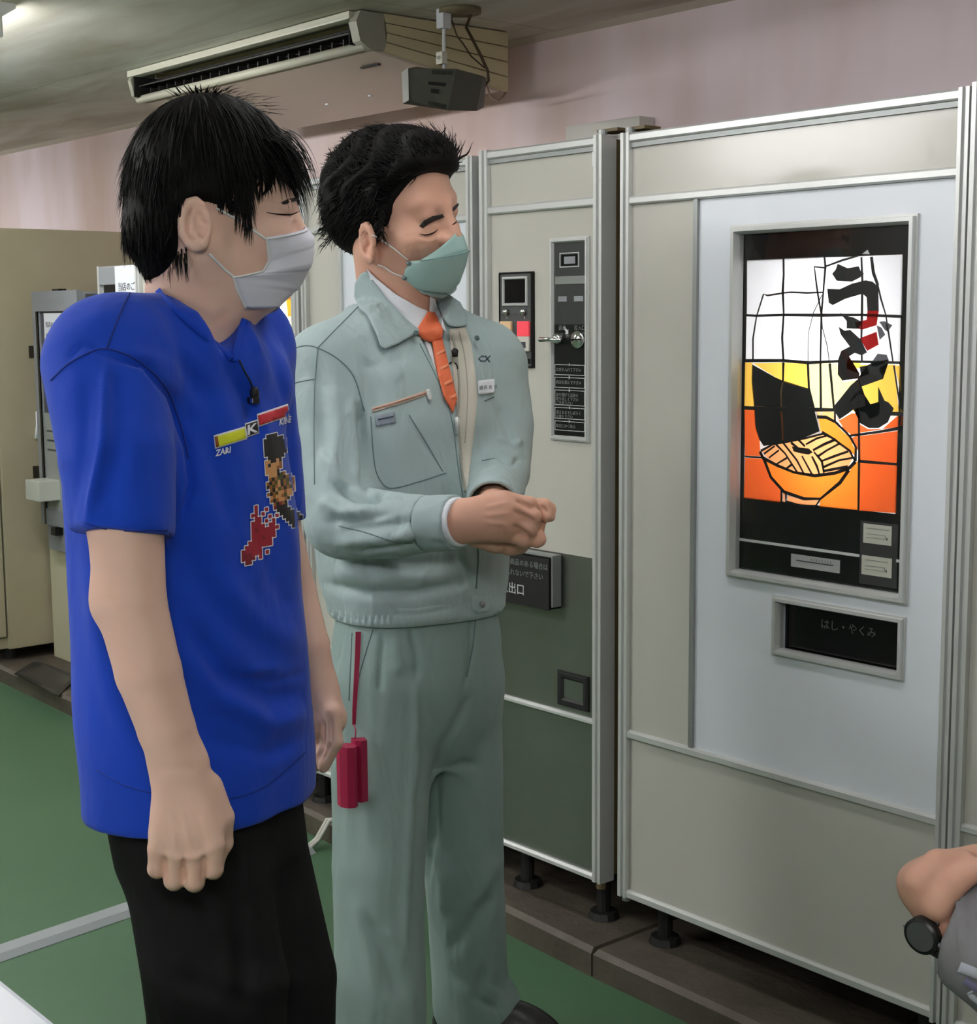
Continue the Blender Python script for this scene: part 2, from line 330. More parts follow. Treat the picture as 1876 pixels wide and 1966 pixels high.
def noodle_machine():
    x0, x1, z0, z1 = -2.136, -1.366, 0.16, 1.717
    t = thing('noodle_vending_machine', 'vending machine with lit noodle bowl picture in its white door', 'vending machine', (-1.75, 0.35, 0.06), 'beige vending machines along the wall')
    WX0, WX1, WZ0, WZ1 = -1.857, -1.459, 0.870, 1.525          # picture window
    IX0, IX1, IZ0, IZ1 = -1.842, -1.475, 0.884, 1.510
    CX0, CX1, CZ0, CZ1 = -1.747, -1.462, 0.737, 0.850          # chopstick hatch
    b = MB().box(x0 + .006, x1 - .004, 0.14, 0.74, z0 + .02, z1 - .006)
    b.box(x0 + .006, x0 + .012, 0.03, 0.14, z0 + .02, z1 - .006).box(x1 - .010, x1 - .004, 0.03, 0.14, z0 + .02, z1 - .006)
    b.build('body', M_BROWN, t)
    post('post', t, x0, x0 + .023, z0, z1); post('post', t, x1 - .020, x1, z0 - .004, z1)
    xa, xb = x0 + .023, x1 - .020
    rail(t, xa, xb, 1.698, 1.716); rail(t, xa, xb, 1.578, 1.595); rail(t, xa, xb, 0.502, 0.519); rail(t, xa, xb, z0, z0 + .018)
    box('top_lip', M_ALU2, t, xa, xb, -0.006, 0.004, 1.688, 1.697)
    box('divider', M_ALU2, t, -1.948, -1.938, -0.007, 0.01, 0.519, 1.578)
    box('upper_panel', M_BEIGE, t, xa, xb, 0.0, 0.02, 1.595, 1.698)
    box('side_panel', M_BEIGE, t, xa, -1.948, 0.0, 0.02, 0.519, 1.578)
    box('lower_panel', M_BEIGE, t, xa, xb, 0.0, 0.02, z0 + .018, 0.502)
    plate(-1.938, xb, 0.0, 0.02, 0.519, 1.578, [(IX0, IX1, IZ0, IZ1), (CX0 + .012, CX1 - .012, CZ0 + .012, CZ1 - .012)]).build('door', M_WHITE, t, label='white sheet steel door')
    frame(WX0, WX1, WZ0, WZ1, 0.0165, -0.012, 0.012).build('window_frame', M_ALU, t)
    # ---- backlit picture
    Yp = 0.0135
    def c4(u, v): p = onY(1400 + u / 5.211, 420 + v / 5.211, Yp); return (p[0], p[2])
    def c5(u, v): p = onY(1400 + u / 5.211, 690 + v / 5.2125, Yp); return (p[0], p[2])
    pic = plate(IX0 - .004, IX1 + .004, 0.014, 0.016, IZ0 - .004, IZ1 + .004, [(c4(172, 700)[0], c4(1724, 700)[0], c5(900, 1470)[1] + .001, c4(900, 392)[1])]).build('picture_board', M_BLACK, t, label='black board with stained glass noodle bowl picture')
    FW = film_mat('film_white', (0.93, 0.95, 1.0, 1)); FY = film_mat('film_yellow', (1.0, 0.62, 0.10, 1)); FC = film_mat('film_lemon', (0.95, 0.88, 0.35, 1))
    FO = film_mat('film_orange', (0.88, 0.145, 0.03, 1)); FB = film_mat('film_amber', (0.98, 0.26, 0.03, 1)); FN = film_mat('film_noodle', (0.98, 0.40, 0.16, 1)); FR = film_mat('film_red', (0.30, 0.012, 0.012, 1))
    FG = film_mat('film_grey', (0.10, 0.10, 0.11, 1)); FCR = film_mat('film_cream', (0.9, 0.66, 0.34, 1))
    M_LEAD = mat('lead_print', srgb(14, 12, 12), 0.5)
    cnt = [0]
    def pane(cv, pts, m, name='pane', y=Yp):
        cu, cw = np.mean([p[0] for p in pts]), np.mean([p[1] for p in pts]); cnt[0] += 1; y = y + .00002 * (cnt[0] % 7)
        if m not in (FCR, FN): pts = [(p[0] + 6 * np.sign(p[0] - cu), p[1] + 6 * np.sign(p[1] - cw)) for p in pts]
        q = [cv(*p) for p in pts]; obj(name, [(a, y, b_) for a, b_ in q], [tuple(range(len(q)))[::-1]], m, pic)
    W1 = [[(185, 420), (535, 405), (540, 955), (185, 945)], [(550, 402), (950, 385), (930, 958), (550, 952)], [(955, 388), (1325, 385), (1330, 958), (930, 958)],
          [(1335, 395), (1415, 385), (1445, 540), (1490, 660), (1500, 750), (1562, 958), (1335, 958)], [(1435, 385), (1730, 370), (1725, 962), (1568, 958), (1505, 750), (1490, 650), (1450, 540)],
          [(180, 985), (540, 972), (530, 1412), (172, 1405)], [(550, 972), (925, 975), (915, 1425), (545, 1412)], [(932, 975), (1330, 975), (1325, 1422), (915, 1425)],
          [(1335, 975), (1570, 985), (1640, 1422), (1335, 1415)], [(1578, 995), (1712, 1000), (1705, 1428), (1645, 1424)], ]
    for p in W1: pane(c4, p, FW)
    Yl = [[(165, 35), (230, 40), (228, 220), (252, 475), (158, 465)], [(245, 45), (540, 40), (530, 208), (455, 172)], [(558, 40), (782, 50), (797, 290), (550, 222)],
          [(1320, 60), (1645, 60), (1693, 530), (1250, 520), (1205, 440), (1320, 270)], [(1660, 65), (1710, 70), (1715, 340)], [(1175, 45), (1310, 35), (1310, 80), (1180, 100)], [(1720, 490), (1745, 530), (1712, 528)]]
    for p in Yl: pane(c5, p, FY)
    Lm = [[(800, 60), (908, 45), (918, 490), (850, 490), (805, 290)], [(922, 45), (1003, 45), (1040, 492), (928, 490)], [(1016, 45), (1092, 50), (1092, 152), (1140, 217), (1300, 195), (1240, 245), (1060, 445)]]
    for p in Lm: pane(c5, p, FC)
    for p in [[(270, 463), (400, 474), (520, 476), (700, 484), (838, 480), (845, 493), (700, 500), (520, 490), (400, 488), (272, 476)], [(528, 228), (543, 228), (528, 330), (528, 474), (515, 474), (512, 330)]]: pane(c5, p, FCR)
    pane(c5, [(512, 510), (532, 510), (540, 640), (545, 805), (528, 805), (522, 640)], FN)
    Or = [[(160, 500), (250, 512), (260, 680), (300, 800), (308, 962), (165, 957)], [(165, 990), (340, 1000), (400, 1150), (520, 1310), (520, 1432), (155, 1382)],
          [(1310, 1030), (1677, 1070), (1667, 1532), (1303, 1507)], [(1315, 772), (1682, 722), (1672, 1032), (1310, 1012)], [(1315, 655), (1400, 692), (1530, 690), (1600, 640), (1692, 560), (1690, 668), (1315, 730)],
          [(1070, 560), (1110, 612), (1215, 545), (1292, 545), (1292, 742), (1215, 752), (1150, 690)], [(1230, 785), (1292, 770), (1290, 900), (1275, 900)], [(1385, 560), (1480, 560), (1410, 598)], [(1725, 565), (1742, 570), (1740, 650), (1715, 660)]]
    for p in Or: pane(c5, p, FO)
    Am = [[(355, 1005), (480, 1070), (650, 1140), (860, 1172), (1060, 1142), (1188, 1102), (1110, 1230), (920, 1385), (750, 1388), (560, 1330), (430, 1190)],
          [(918, 1402), (1110, 1240), (1205, 1110), (1262, 1032), (1288, 1022), (1288, 1502), (908, 1472)], [(900, 590), (975, 590), (1060, 640), (1200, 780), (1250, 880), (1262, 970), (1205, 915), (1110, 840), (1020, 770), (922, 722)]]
    for p in Am: pane(c5, p, FB)
    for p in [[(875, 518), (915, 520), (915, 568), (890, 565)], [(930, 520), (1045, 525), (1052, 602), (930, 566)], [(590, 1367), (740, 1407), (890, 1412), (868, 1457), (720, 1457), (585, 1417)], [(540, 1340), (557, 1345), (557, 1432), (538, 1428)],
              [(320, 915), (440, 850), (560, 830), (760, 790), (940, 745), (1040, 790), (1200, 912), (1240, 990), (1190, 1082), (1060, 1132), (860, 1162), (650, 1122), (480, 1052), (370, 977)]]: pane(c5, p, FN)
    # ---- lead lines and brush lettering printed over the panes
    def line(cv, pts, w, m=M_LEAD, y=Yp - .0006, name='lead_line'):
        q = [np.array(cv(*p)) for p in pts]; n = len(q); w = w / 5.21 * 0.00165; V = []; F = []
        for i in range(n):
            d = q[min(i + 1, n - 1)] - q[max(i - 1, 0)]; d /= np.linalg.norm(d); s = np.array([-d[1], d[0]]) * w / 2 * (1 + 0.25 * random.uniform(-1, 1))
            for yy in (y, y + .0004): V += [(q[i][0] + s[0], yy, q[i][1] + s[1]), (q[i][0] - s[0], yy, q[i][1] - s[1])]
        for i in range(n - 1):
            a, b_ = 4 * i, 4 * i + 4
            F += [(a, a + 1, b_ + 1, b_), (a + 3, a + 2, b_ + 2, b_ + 3), (a + 2, a, b_, b_ + 2), (a + 1, a + 3, b_ + 3, b_ + 1)]
        obj(name, V, F, m, pic)
    for w, pts in [(15, [(545, 395), (548, 560), (538, 720), (548, 950), (532, 1190), (545, 1420)]), (14, [(955, 380), (965, 480), (945, 720), (925, 960), (915, 1420)]), (14, [(1325, 385), (1335, 620), (1330, 960), (1325, 1200), (1330, 1420)]),
                   (16, [(1425, 380), (1445, 540), (1490, 665)]), (9, [(1490, 665), (1520, 800), (1570, 965), (1595, 1130), (1640, 1425)]), (16, [(175, 965), (280, 970), (550, 962), (930, 965), (1330, 962), (1725, 978)]),
                   (18, [(165, 1420), (545, 1418), (790, 1440), (1090, 1425), (1710, 1440)]), (10, [(940, 737), (780, 742), (620, 735), (550, 742), (385, 768), (345, 755), (275, 980), (240, 1200), (240, 1410)]),
                   (10, [(970, 492), (855, 480), (868, 600), (890, 760), (925, 960)]), (10, [(965, 478), (1135, 415), (1290, 372)]), (5, [(930, 765), (845, 940), (795, 1140), (790, 1425)]), (5, [(930, 965), (935, 1090), (985, 1280), (1002, 1425)])]: line(c4, pts, w)
    for w, pts in [(14, [(545, 30), (540, 215)]), (14, [(790, 40), (800, 290), (850, 490)]), (14, [(915, 40), (920, 490)]), (14, [(1008, 40), (1050, 490)]), (10, [(1650, 60), (1712, 480)]), (20, [(150, 485), (270, 490), (540, 500), (850, 503), (1060, 505)]),
                   (20, [(1300, 530), (1750, 548)]), (16, [(1300, 540), (1302, 1000), (1295, 1510)]), (14, [(160, 972), (340, 982)]), (16, [(1290, 1018), (1680, 1050)]), (16, [(1210, 765), (1500, 725), (1700, 690)]), (14, [(1060, 500), (1060, 620)]),
                   (12, [(525, 1310), (525, 1440)]), (16, [(880, 575), (975, 580), (1070, 630), (1210, 770), (1270, 880), (1265, 1020)]), (16, [(930, 730), (1040, 790), (1120, 850), (1210, 915), (1260, 1020)]), (20, [(310, 920), (340, 985), (480, 1060), (650, 1130), (860, 1165), (1060, 1138), (1200, 1090), (1265, 1020)]),
                   (18, [(345, 985), (420, 1180), (550, 1325), (750, 1395), (915, 1395), (1110, 1235), (1200, 1105)]), (12, [(570, 1340), (570, 1420), (720, 1465), (870, 1465), (915, 1395)]), (14, [(320, 915), (440, 850), (560, 830), (760, 790), (940, 745)])]: line(c5, pts, w)
    for pts in [[(350, 945), (460, 865)], [(400, 985), (500, 908)], [(480, 1045), (580, 985)], [(570, 1095), (625, 1055)], [(470, 850), (560, 940), (680, 1125)], [(540, 832), (680, 1010), (750, 1145)], [(620, 830), (700, 900)], [(690, 800), (760, 870)], [(730, 965), (765, 1030), (830, 1150)],
                [(830, 970), (880, 1070), (905, 1150)], [(850, 925), (930, 1020), (950, 1135)], [(770, 850), (880, 790), (985, 762)], [(840, 910), (950, 850), (1070, 800)], [(890, 970), (980, 910), (1110, 840)], [(920, 1020), (1050, 970), (1195, 920)], [(940, 1080), (1100, 1010), (1235, 985)], [(950, 1117), (1190, 1072)]]: line(c5, pts, 13)
    Yg = Yp - .0012
    q3 = [c4(1335, 352), c4(1390, 310), c4(1412, 355)]; obj('white_chip', [(a, Yg, b_) for a, b_ in q3], [(2, 1, 0)], M_WPRINT, pic)
    def glyph(cv, pts, m=M_LEAD, name='brush_stroke', y=Yg):
        q = [cv(*p) for p in pts]; V = [(a, y, b_) for a, b_ in q] + [(a, y + .0004, b_) for a, b_ in q]; n = len(q)
        bm = bmesh.new(); vs = [bm.verts.new(v) for v in V[:n]]; f = bm.faces.new(vs[::-1]); r = bmesh.ops.triangulate(bm, faces=[f]); bm.verts.index_update()
        F = [tuple(v.index for v in g.verts) for g in bm.faces]; bm.free(); obj(name, V[:n], F, m, pic)
    glyph(c4, [(1090, 450), (1190, 495), (1300, 475), (1325, 530), (1355, 550), (1310, 590), (1230, 630), (1080, 620), (1035, 550), (1070, 510)])
    glyph(c4, [(985, 700), (1110, 705), (1230, 650), (1370, 615), (1440, 630), (1497, 680), (1502, 920), (1388, 920), (1385, 790), (1340, 750), (1170, 800), (1040, 865), (1000, 840)])
    glyph(c4, [(1388, 920), (1502, 920), (1480, 1065), (1330, 1112), (1280, 1092), (1262, 1040), (1380, 1010)], FR)
    glyph(c4, [(1105, 935), (1180, 975), (1245, 985), (1330, 1030), (1300, 1102), (1180, 1097), (1190, 1035)])
    glyph(c4, [(1310, 1195), (1480, 1130), (1500, 1260), (1385, 1322)], FR)
    glyph(c4, [(1505, 1030), (1560, 1025), (1637, 1065), (1590, 1132), (1560, 1110)], FG); glyph(c4, [(1480, 1065), (1530, 1090), (1567, 1160), (1510, 1212)], FG)
    glyph(c5, [(1215, -130), (1125, -85), (1095, 0), (1090, 150), (1140, 215), (1300, 190), (1310, 140), (1185, 100), (1180, 30), (1205, -30), (1260, -65), (1330, -40), (1385, -70), (1320, -200), (1215, -297), (1160, -287), (1100, -327), (1120, -250)])
    glyph(c5, [(1490, -57), (1580, -47), (1600, 3), (1560, 33), (1480, 73), (1430, 63), (1440, 13)], FG)
    glyph(c5, [(1310, 75), (1385, 60), (1440, 30), (1600, 0), (1600, 30), (1500, 92), (1545, 195), (1320, 275), (1290, 190), (1410, 138), (1325, 180)])
    glyph(c5, [(1300, 190), (1220, 260), (1060, 460), (1070, 540), (1110, 602), (1200, 542), (1250, 502), (1310, 490), (1315, 640), (1400, 687), (1500, 687), (1592, 630), (1652, 490), (1600, 430), (1560, 412), (1495, 270), (1512, 420), (1490, 560), (1410, 600), (1375, 540), (1360, 355), (1300, 350), (1208, 440), (1230, 380), (1310, 310), (1330, 270)])
    glyph(c5, [(230, 50), (460, 180), (540, 212), (797, 292), (850, 500), (905, 720), (760, 780), (560, 825), (345, 868), (300, 800), (262, 680), (250, 480), (225, 220)], name='bowl_black', y=Yp + .0003)  # plain black region of the printed picture
    glyph(c5, [(630, 870), (700, 880), (800, 890), (842, 930), (800, 952), (720, 940), (650, 920)])
    # ---- light box behind the picture
    lb = MB(); lx0, lx1, lz0, lz1 = -1.842, -1.480, 1.010, 1.475
    lb.box(lx0, lx1, .128, .132, lz0, lz1).box(lx0 - .004, lx0, .0165, .132, lz0, lz1).box(lx1, lx1 + .004, .0165, .132, lz0, lz1).box(lx0, lx1, .0165, .132, lz1, lz1 + .004).box(lx0, lx1, .0165, .132, lz0 - .004, lz0)
    lb.build('light_box', mat('lightbox_white', (0.8, 0.8, 0.8, 1), 0.7), t)
    MB().tube([(-1.655, .085, 1.05), (-1.655, .085, 1.44)], .013, 12).build('backlight_tube', mat('backlight', (1, 1, 1, 1), .4, emit=((1, .98, .95, 1), BACKLIGHT)), t, True)
    box('glass_pane', M_GLASS, t, IX0, IX1, 0.0035, 0.0055, IZ0, IZ1)
    # ---- printed strip, instruction plates behind the glass
    Yq = 0.0125
    def q(px, py): p = onY(px, py, Yq); return p[0], p[2]
    a, b_ = q(1415, 1036), q(1650, 1066); box('white_stripe', M_WPRINT, t, a[0], b_[0], Yq, Yq + .001, .9392, .9442)
    a, b_ = q(1720, 1077), q(1732, 1080); box('white_stripe', M_WPRINT, t, -1.494, IX1, Yq, Yq + .001, .9392, .9442)
    def plate_px(name, tl, br, m):
        a, b_ = q(*tl), q(*br); return box(name, m, t, a[0], b_[0], Yq, Yq + .001, b_[1], a[1])
    M_PL = mat('plate_grey', srgb(170, 172, 170), .5); M_PL2 = mat('plate_cream', srgb(196, 196, 182), .5); M_FRM = mat('plate_frame', srgb(52, 52, 52), .5)
    a, b_ = q(1652, 1006), q(1722, 1130); box('instruction_frame', M_FRM, t, a[0], -1.492, Yq + .0004, Yq + .0012, .893, 1.004)
    d = q(1519, 1066); p1 = box('slot_plate', M_PL, t, d[0], d[0] + .108, Yq, Yq + .001, .905, .9285)
    box('slot_line', M_INK, p1, d[0] + .012, d[0] + .094, Yq - .0006, Yq, .9168, .9186)
    for k in range(8): box('tick_mark', M_INK, p1, d[0] + .046 + k * .006, d[0] + .0465 + k * .006, Yq - .0006, Yq, .920, .925)
    d = q(1658, 1010); p2 = box('notice_plate', M_PL2, t, d[0], d[0] + .058, Yq, Yq + .001, .966, 1.0)
    p3 = box('notice_plate', M_PL2, t, d[0] - .002, d[0] + .060, Yq, Yq + .001, .910, .944)
    for pp, zz in ((p2, .966), (p3, .910)):
        box('print_line', M_GPRINT, pp, d[0] + .006, d[0] + .052, Yq - .0006, Yq, zz + .026, zz + .0268)
        MB().box(d[0] + .006, d[0] + .046, Yq - .0006, Yq, zz + .016, zz + .0166).box(d[0] + .006, d[0] + .046, Yq - .0006, Yq, zz + .010, zz + .0106).box(d[0] + .0454, d[0] + .046, Yq - .0006, Yq, zz + .010, zz + .0166).build('print_box', M_GPRINT, pp)
        box('arrow_mark', M_INK, pp, d[0] + .048, d[0] + .050, Yq - .0006, Yq, zz + .009, zz + .013)
    # ---- chopstick hatch
    frame(CX0, CX1, CZ0, CZ1, .014, -.010, .012).build('hatch_frame', M_ALU, t)
    hx0, hx1, hz0, hz1 = CX0 + .012, CX1 - .012, CZ0 + .012, CZ1 - .012
    hb = MB().box(hx0, hx1, .085, .09, hz0, hz1).box(hx0 - .003, hx0, .004, .09, hz0, hz1).box(hx1, hx1 + .003, .004, .09, hz0, hz1).box(hx0, hx1, .004, .09, hz1, hz1 + .003).box(hx0, hx1, .004, .09, hz0 - .003, hz0)
    hb.build('hatch_recess', M_DARK, t)
    box('hatch_flap', M_BLACK, t, hx0 + .002, hx1 - .002, .02, .024, hz0 + .004, hz1)
    text('はし・やくみ', .020, (-1.655, .0196, .800), t, mat('flap_print', srgb(96, 96, 96), .7))
    # hinges and feet
    for z, h in ((z1, .010), (z0 - .010, .010)):
        MB().cyl((x0 + .012, .004, z), (0, 0, 1), .010, h, 16).build('hinge', M_ALU2, t)
    box('hinge_bracket', M_BROWN, t, x0 + .0, x0 + .05, .004, .05, z1 + .006, z1 + .012)
    legs(t, (x0 + .07, x1 - .07), z0 + .02)
BACKLIGHT = 8.5
noodle_machine()

def burger_machine():
    x0, x1, z0, z1 = -2.567, -2.188, 0.168, 1.72
    t = thing('narrow_vending_machine', 'narrow beige vending machine with coin panel behind the person in work clothes', 'vending machine', (-2.38, .35, .06), 'beige vending machines along the wall')
    MB().box(x0 + .004, x1 - .006, .08, .74, z0 + .01, z1 - .006).build('body', M_BROWN, t)
    box('door_edge', M_BROWN, t, x0 + .004, x1 - .002, .022, .072, z0 + .01, z1 - .006, .004)
    post('post', t, x0, x0 + .026, z0, z1); post('post', t, x1 - .024, x1, z0, z1)
    xa, xb = x0 + .026, x1 - .024
    rail(t, xa, xb, 1.700, 1.718); rail(t, xa, xb, 1.582, 1.600); rail(t, xa, xb, .508, .520); rail(t, xa, xb, z0, z0 + .014)
    box('top_lip', M_ALU2, t, xa, xb, -.006, .004, 1.690, 1.699)
    box('upper_panel', M_BEIGE, t, xa, xb, 0, .02, 1.600, 1.700)
    box('door', M_BEIGE, t, xa, xb, 0, .02, .862, 1.582)
    box('steel_panel', M_STEEL, t, xa, xb, .001, .02, .520, .862, label='scuffed steel kick panel'); box('steel_panel', M_STEEL, t, xa, xb, .001, .02, z0 + .014, .508, label='scuffed steel kick panel')
    box('paper_tag', M_PAPER, t, x1 - .034, x1 - .024, -.004, 0, 1.66, 1.690)
    # coin return panel
    ax, bx, az, bz = -2.509, -2.400, 1.253, 1.457
    cp = box('coin_panel', M_DGREY, t, ax, bx, -.006, .002, az, bz, .003)
    frame(ax, bx, az, bz, .005, -.008, .0).build('panel_trim', M_BLACK, cp)
    frame(ax + .014, bx - .014, 1.385, 1.447, .006, -.011, -.005).build('window_trim', M_ALU, cp)
    box('display_window', M_BLACK, cp, ax + .018, bx - .018, -.0075, -.006, 1.389, 1.443)
    for k, (fx) in enumerate((ax + .026, bx - .026)):
        MB().cyl((fx, -.006, 1.372), (0, -1, 0), .0075, .009, 16, r2=.006).build('button', M_CHROME, cp, True)
        col = srgb(226, 190, 150) if k == 0 else srgb(240, 80, 92)
        sx = fx - .0185; mm = mat('sample_%d' % k, col, .25, emit=(col, .25 if k else .05))
        sm = box('sample_label', mm, cp, sx, sx + .037, -.012, -.006, 1.320, 1.352, .002)
        box('price_tag', mat('tag_cream', srgb(205, 200, 190), .4), cp, sx, sx + .037, -.011, -.006, 1.288, 1.320, .002)
        box('tag_picture', M_INK, cp, sx + .010, sx + .027, -.0117, -.011, 1.295, 1.308)
        text('1' , .008, (fx - .002, -.0064, 1.357), cp, M_WPRINT)
        box('coin_slot', M_BLACK, cp, sx, sx + .037, -.0075, -.006, 1.262, 1.272)
    # instruction strip
    ax, bx, az, bz = -2.347, -2.231, 1.103, 1.523
    sp = box('instruction_strip', mat('strip_black', srgb(58, 60, 58), .3), t, ax + .004, bx - .004, -.002, .002, az + .004, bz - .004)
    frame(ax, bx, az, bz, .0105, -.009, .001).build('strip_frame', M_ALU, sp)
    y = -.0035
    frame(-2.320, -2.262, 1.462, 1.492, .0022, y, y + .002).build('window_outline', M_WPRINT, sp); box('bill_window', M_BLACK, sp, -2.314, -2.268, y, -.002, 1.466, 1.488); box('bill_glass', M_GREY, sp, -2.305, -2.272, y - .0006, y, 1.469, 1.484)
    box('note_strip', mat('note_grey', srgb(128, 132, 128), .5), sp, -2.333, -2.243, y, -.002, 1.428, 1.444)
    box('note_label', M_GREY, sp, -2.324, -2.298, y, -.002, 1.392, 1.403); box('note_label', M_GREY, sp, -2.276, -2.249, y, -.002, 1.392, 1.403)
    box('lower_board', mat('strip_dark', srgb(24, 26, 25), .25), sp, ax + .011, bx - .011, y + .0004, -.002, az + .011, 1.345)
    text('返却', .011, (-2.322, y - .0003, 1.334), sp, M_GPRINT); text('投入口', .011, (-2.275, y - .0003, 1.334), sp, M_GPRINT)
    MB().prism([(-2.308, 1.338), (-2.304, 1.341), (-2.296, 1.333), (-2.293, 1.335), (-2.293, 1.325), (-2.303, 1.326), (-2.300, 1.329)], 'y', y, y + .0006).build('arrow_mark', M_WPRINT, sp)
    MB().cyl((-2.316, -.002, 1.316), (0, -1, 0), .012, .018, 20, r2=.009).build('lever_hub', M_CHROME, sp, True)
    MB().tube([(-2.295, -.022, 1.313), (-2.318, -.024, 1.314), (-2.352, -.030, 1.314)], [.004, .0045, .0055], 10).build('lever', M_CHROME, sp, True)
    MB().cyl((-2.262, -.002, 1.314), (0, -1, 0), .019, .008, 28, r2=.017).build('coin_ring', M_CHROME, sp, True)
    box('coin_slot', M_BLACK, sp, -2.277, -2.247, -.0115, -.0102, 1.3125, 1.3155)
    zt = 1.262
    for k, (h, n) in enumerate(((.022, 1), (.022, 1), (.032, 3), (.024, 2), (.020, 1))):
        frame(ax + .013, bx - .013, zt - h, zt, .0012, y - .0004, y).build('step_box', M_WPRINT, sp)
        text(str(k + 1), .009, (-2.289, y - .0008, zt - .003), sp, M_WPRINT, align='CENTER')
        tx = ['お金を入れて下さい', '商品を選んで下さい', '扉を開けて品物を\n取り出して下さい\nご注意下さい', '温まるまでしばらく\nお待ち下さい', '取出口から取る'][k]
        for q, ln in enumerate(tx.split('\n')): text(ln, .0085, (ax + .017, y - .0003, zt - .0135 - q * .0085), sp, M_GPRINT)
        zt -= h + .0045
    # outlet box
    ob = box('outlet_box', M_BLACK, t, -2.560, -2.318, -.034, .0, .743, .856, .0025); box('outlet_rim', M_ALU2, ob, -2.560, -2.314, -.030, -.004, .748, .860, .002)
    box('outlet_cover', M_DARK, ob, -2.556, -2.3195, -.036, -.033, .742, .852, .001)
    text('取出口に商品のある場合は', .0152, (-2.503, -.0366, .829), ob, M_GPRINT); text('お金を入れないで下さい', .0152, (-2.503, -.0366, .806), ob, M_GPRINT); text('取出口', .027, (-2.476, -.0366, .766), ob, M_WPRINT)
    sq = MB(); sx0, sx1, sz0, sz1 = -2.327, -2.233, .532, .608
    frame(sx0, sx1, sz0, sz1, .017, -.006, .001).build('return_cup_frame', M_RUBBER, t); box('return_cup', M_STEEL, t, sx0 + .017, sx1 - .017, -.001, .001, sz0 + .017, sz1 - .017)
    MB().cyl((x1 - .012, .004, z1), (0, 0, 1), .010, .010, 16).build('hinge', M_ALU2, t); box('hinge_bracket', M_BROWN, t, x1 - .03, x1 + .028, .004, .05, z1 + .006, z1 + .012)
    MB().cyl((x1 - .012, .004, z0 - .014), (0, 0, 1), .011, .014, 16).build('hinge', M_BROWN, t)
    legs(t, (x0 + .07, x1 - .06), z0 + .02)
burger_machine()

def tall_machine(name, x0, x1, z0, z1, label, div, whitecol):
    t = thing(name, label, 'vending machine', ((x0 + x1) / 2, .35, .06), 'beige vending machines along the wall')
    MB().box(x0 + .004, x1 - .004, .03, .74, z0 + .01, z1 - .006).build('body', M_BROWN, t)
    post('post', t, x0, x0 + .023, z0, z1); post('post', t, x1 - .023, x1, z0, z1); xa, xb = x0 + .023, x1 - .023
    rail(t, xa, xb, z1 - .020, z1 - .002); rail(t, xa, xb, 1.572, 1.588); rail(t, xa, xb, .505, .520); rail(t, xa, xb, z0, z0 + .014)
    box('top_lip', M_ALU2, t, xa, xb, -.006, .004, z1 - .030, z1 - .021)
    box('upper_panel', M_BEIGE, t, xa, xb, 0, .02, 1.588, z1 - .020)
    box('side_panel', M_BEIGE, t, xa, div - .006, 0, .02, .520, 1.572); box('divider', M_ALU, t, div - .006, div + .006, -.006, .01, .520, 1.572)
    box('door', whitecol, t, div + .006, xb, 0, .02, .520, 1.572); box('lower_panel', M_BEIGE, t, xa, xb, 0, .02, z0 + .014, .505)
    legs(t, (x0 + .07, x1 - .07), z0 + .02)
    return t
tall_machine('vending_machine', -3.276, -2.590, .165, 1.712, 'beige vending machine with white door between the two people', -3.11, M_WHITE)
t0 = tall_machine('vending_machine', -1.362, -.62, .16, 1.722, 'beige vending machine cut off by the right edge of the photo', -1.17, M_BEIGE)

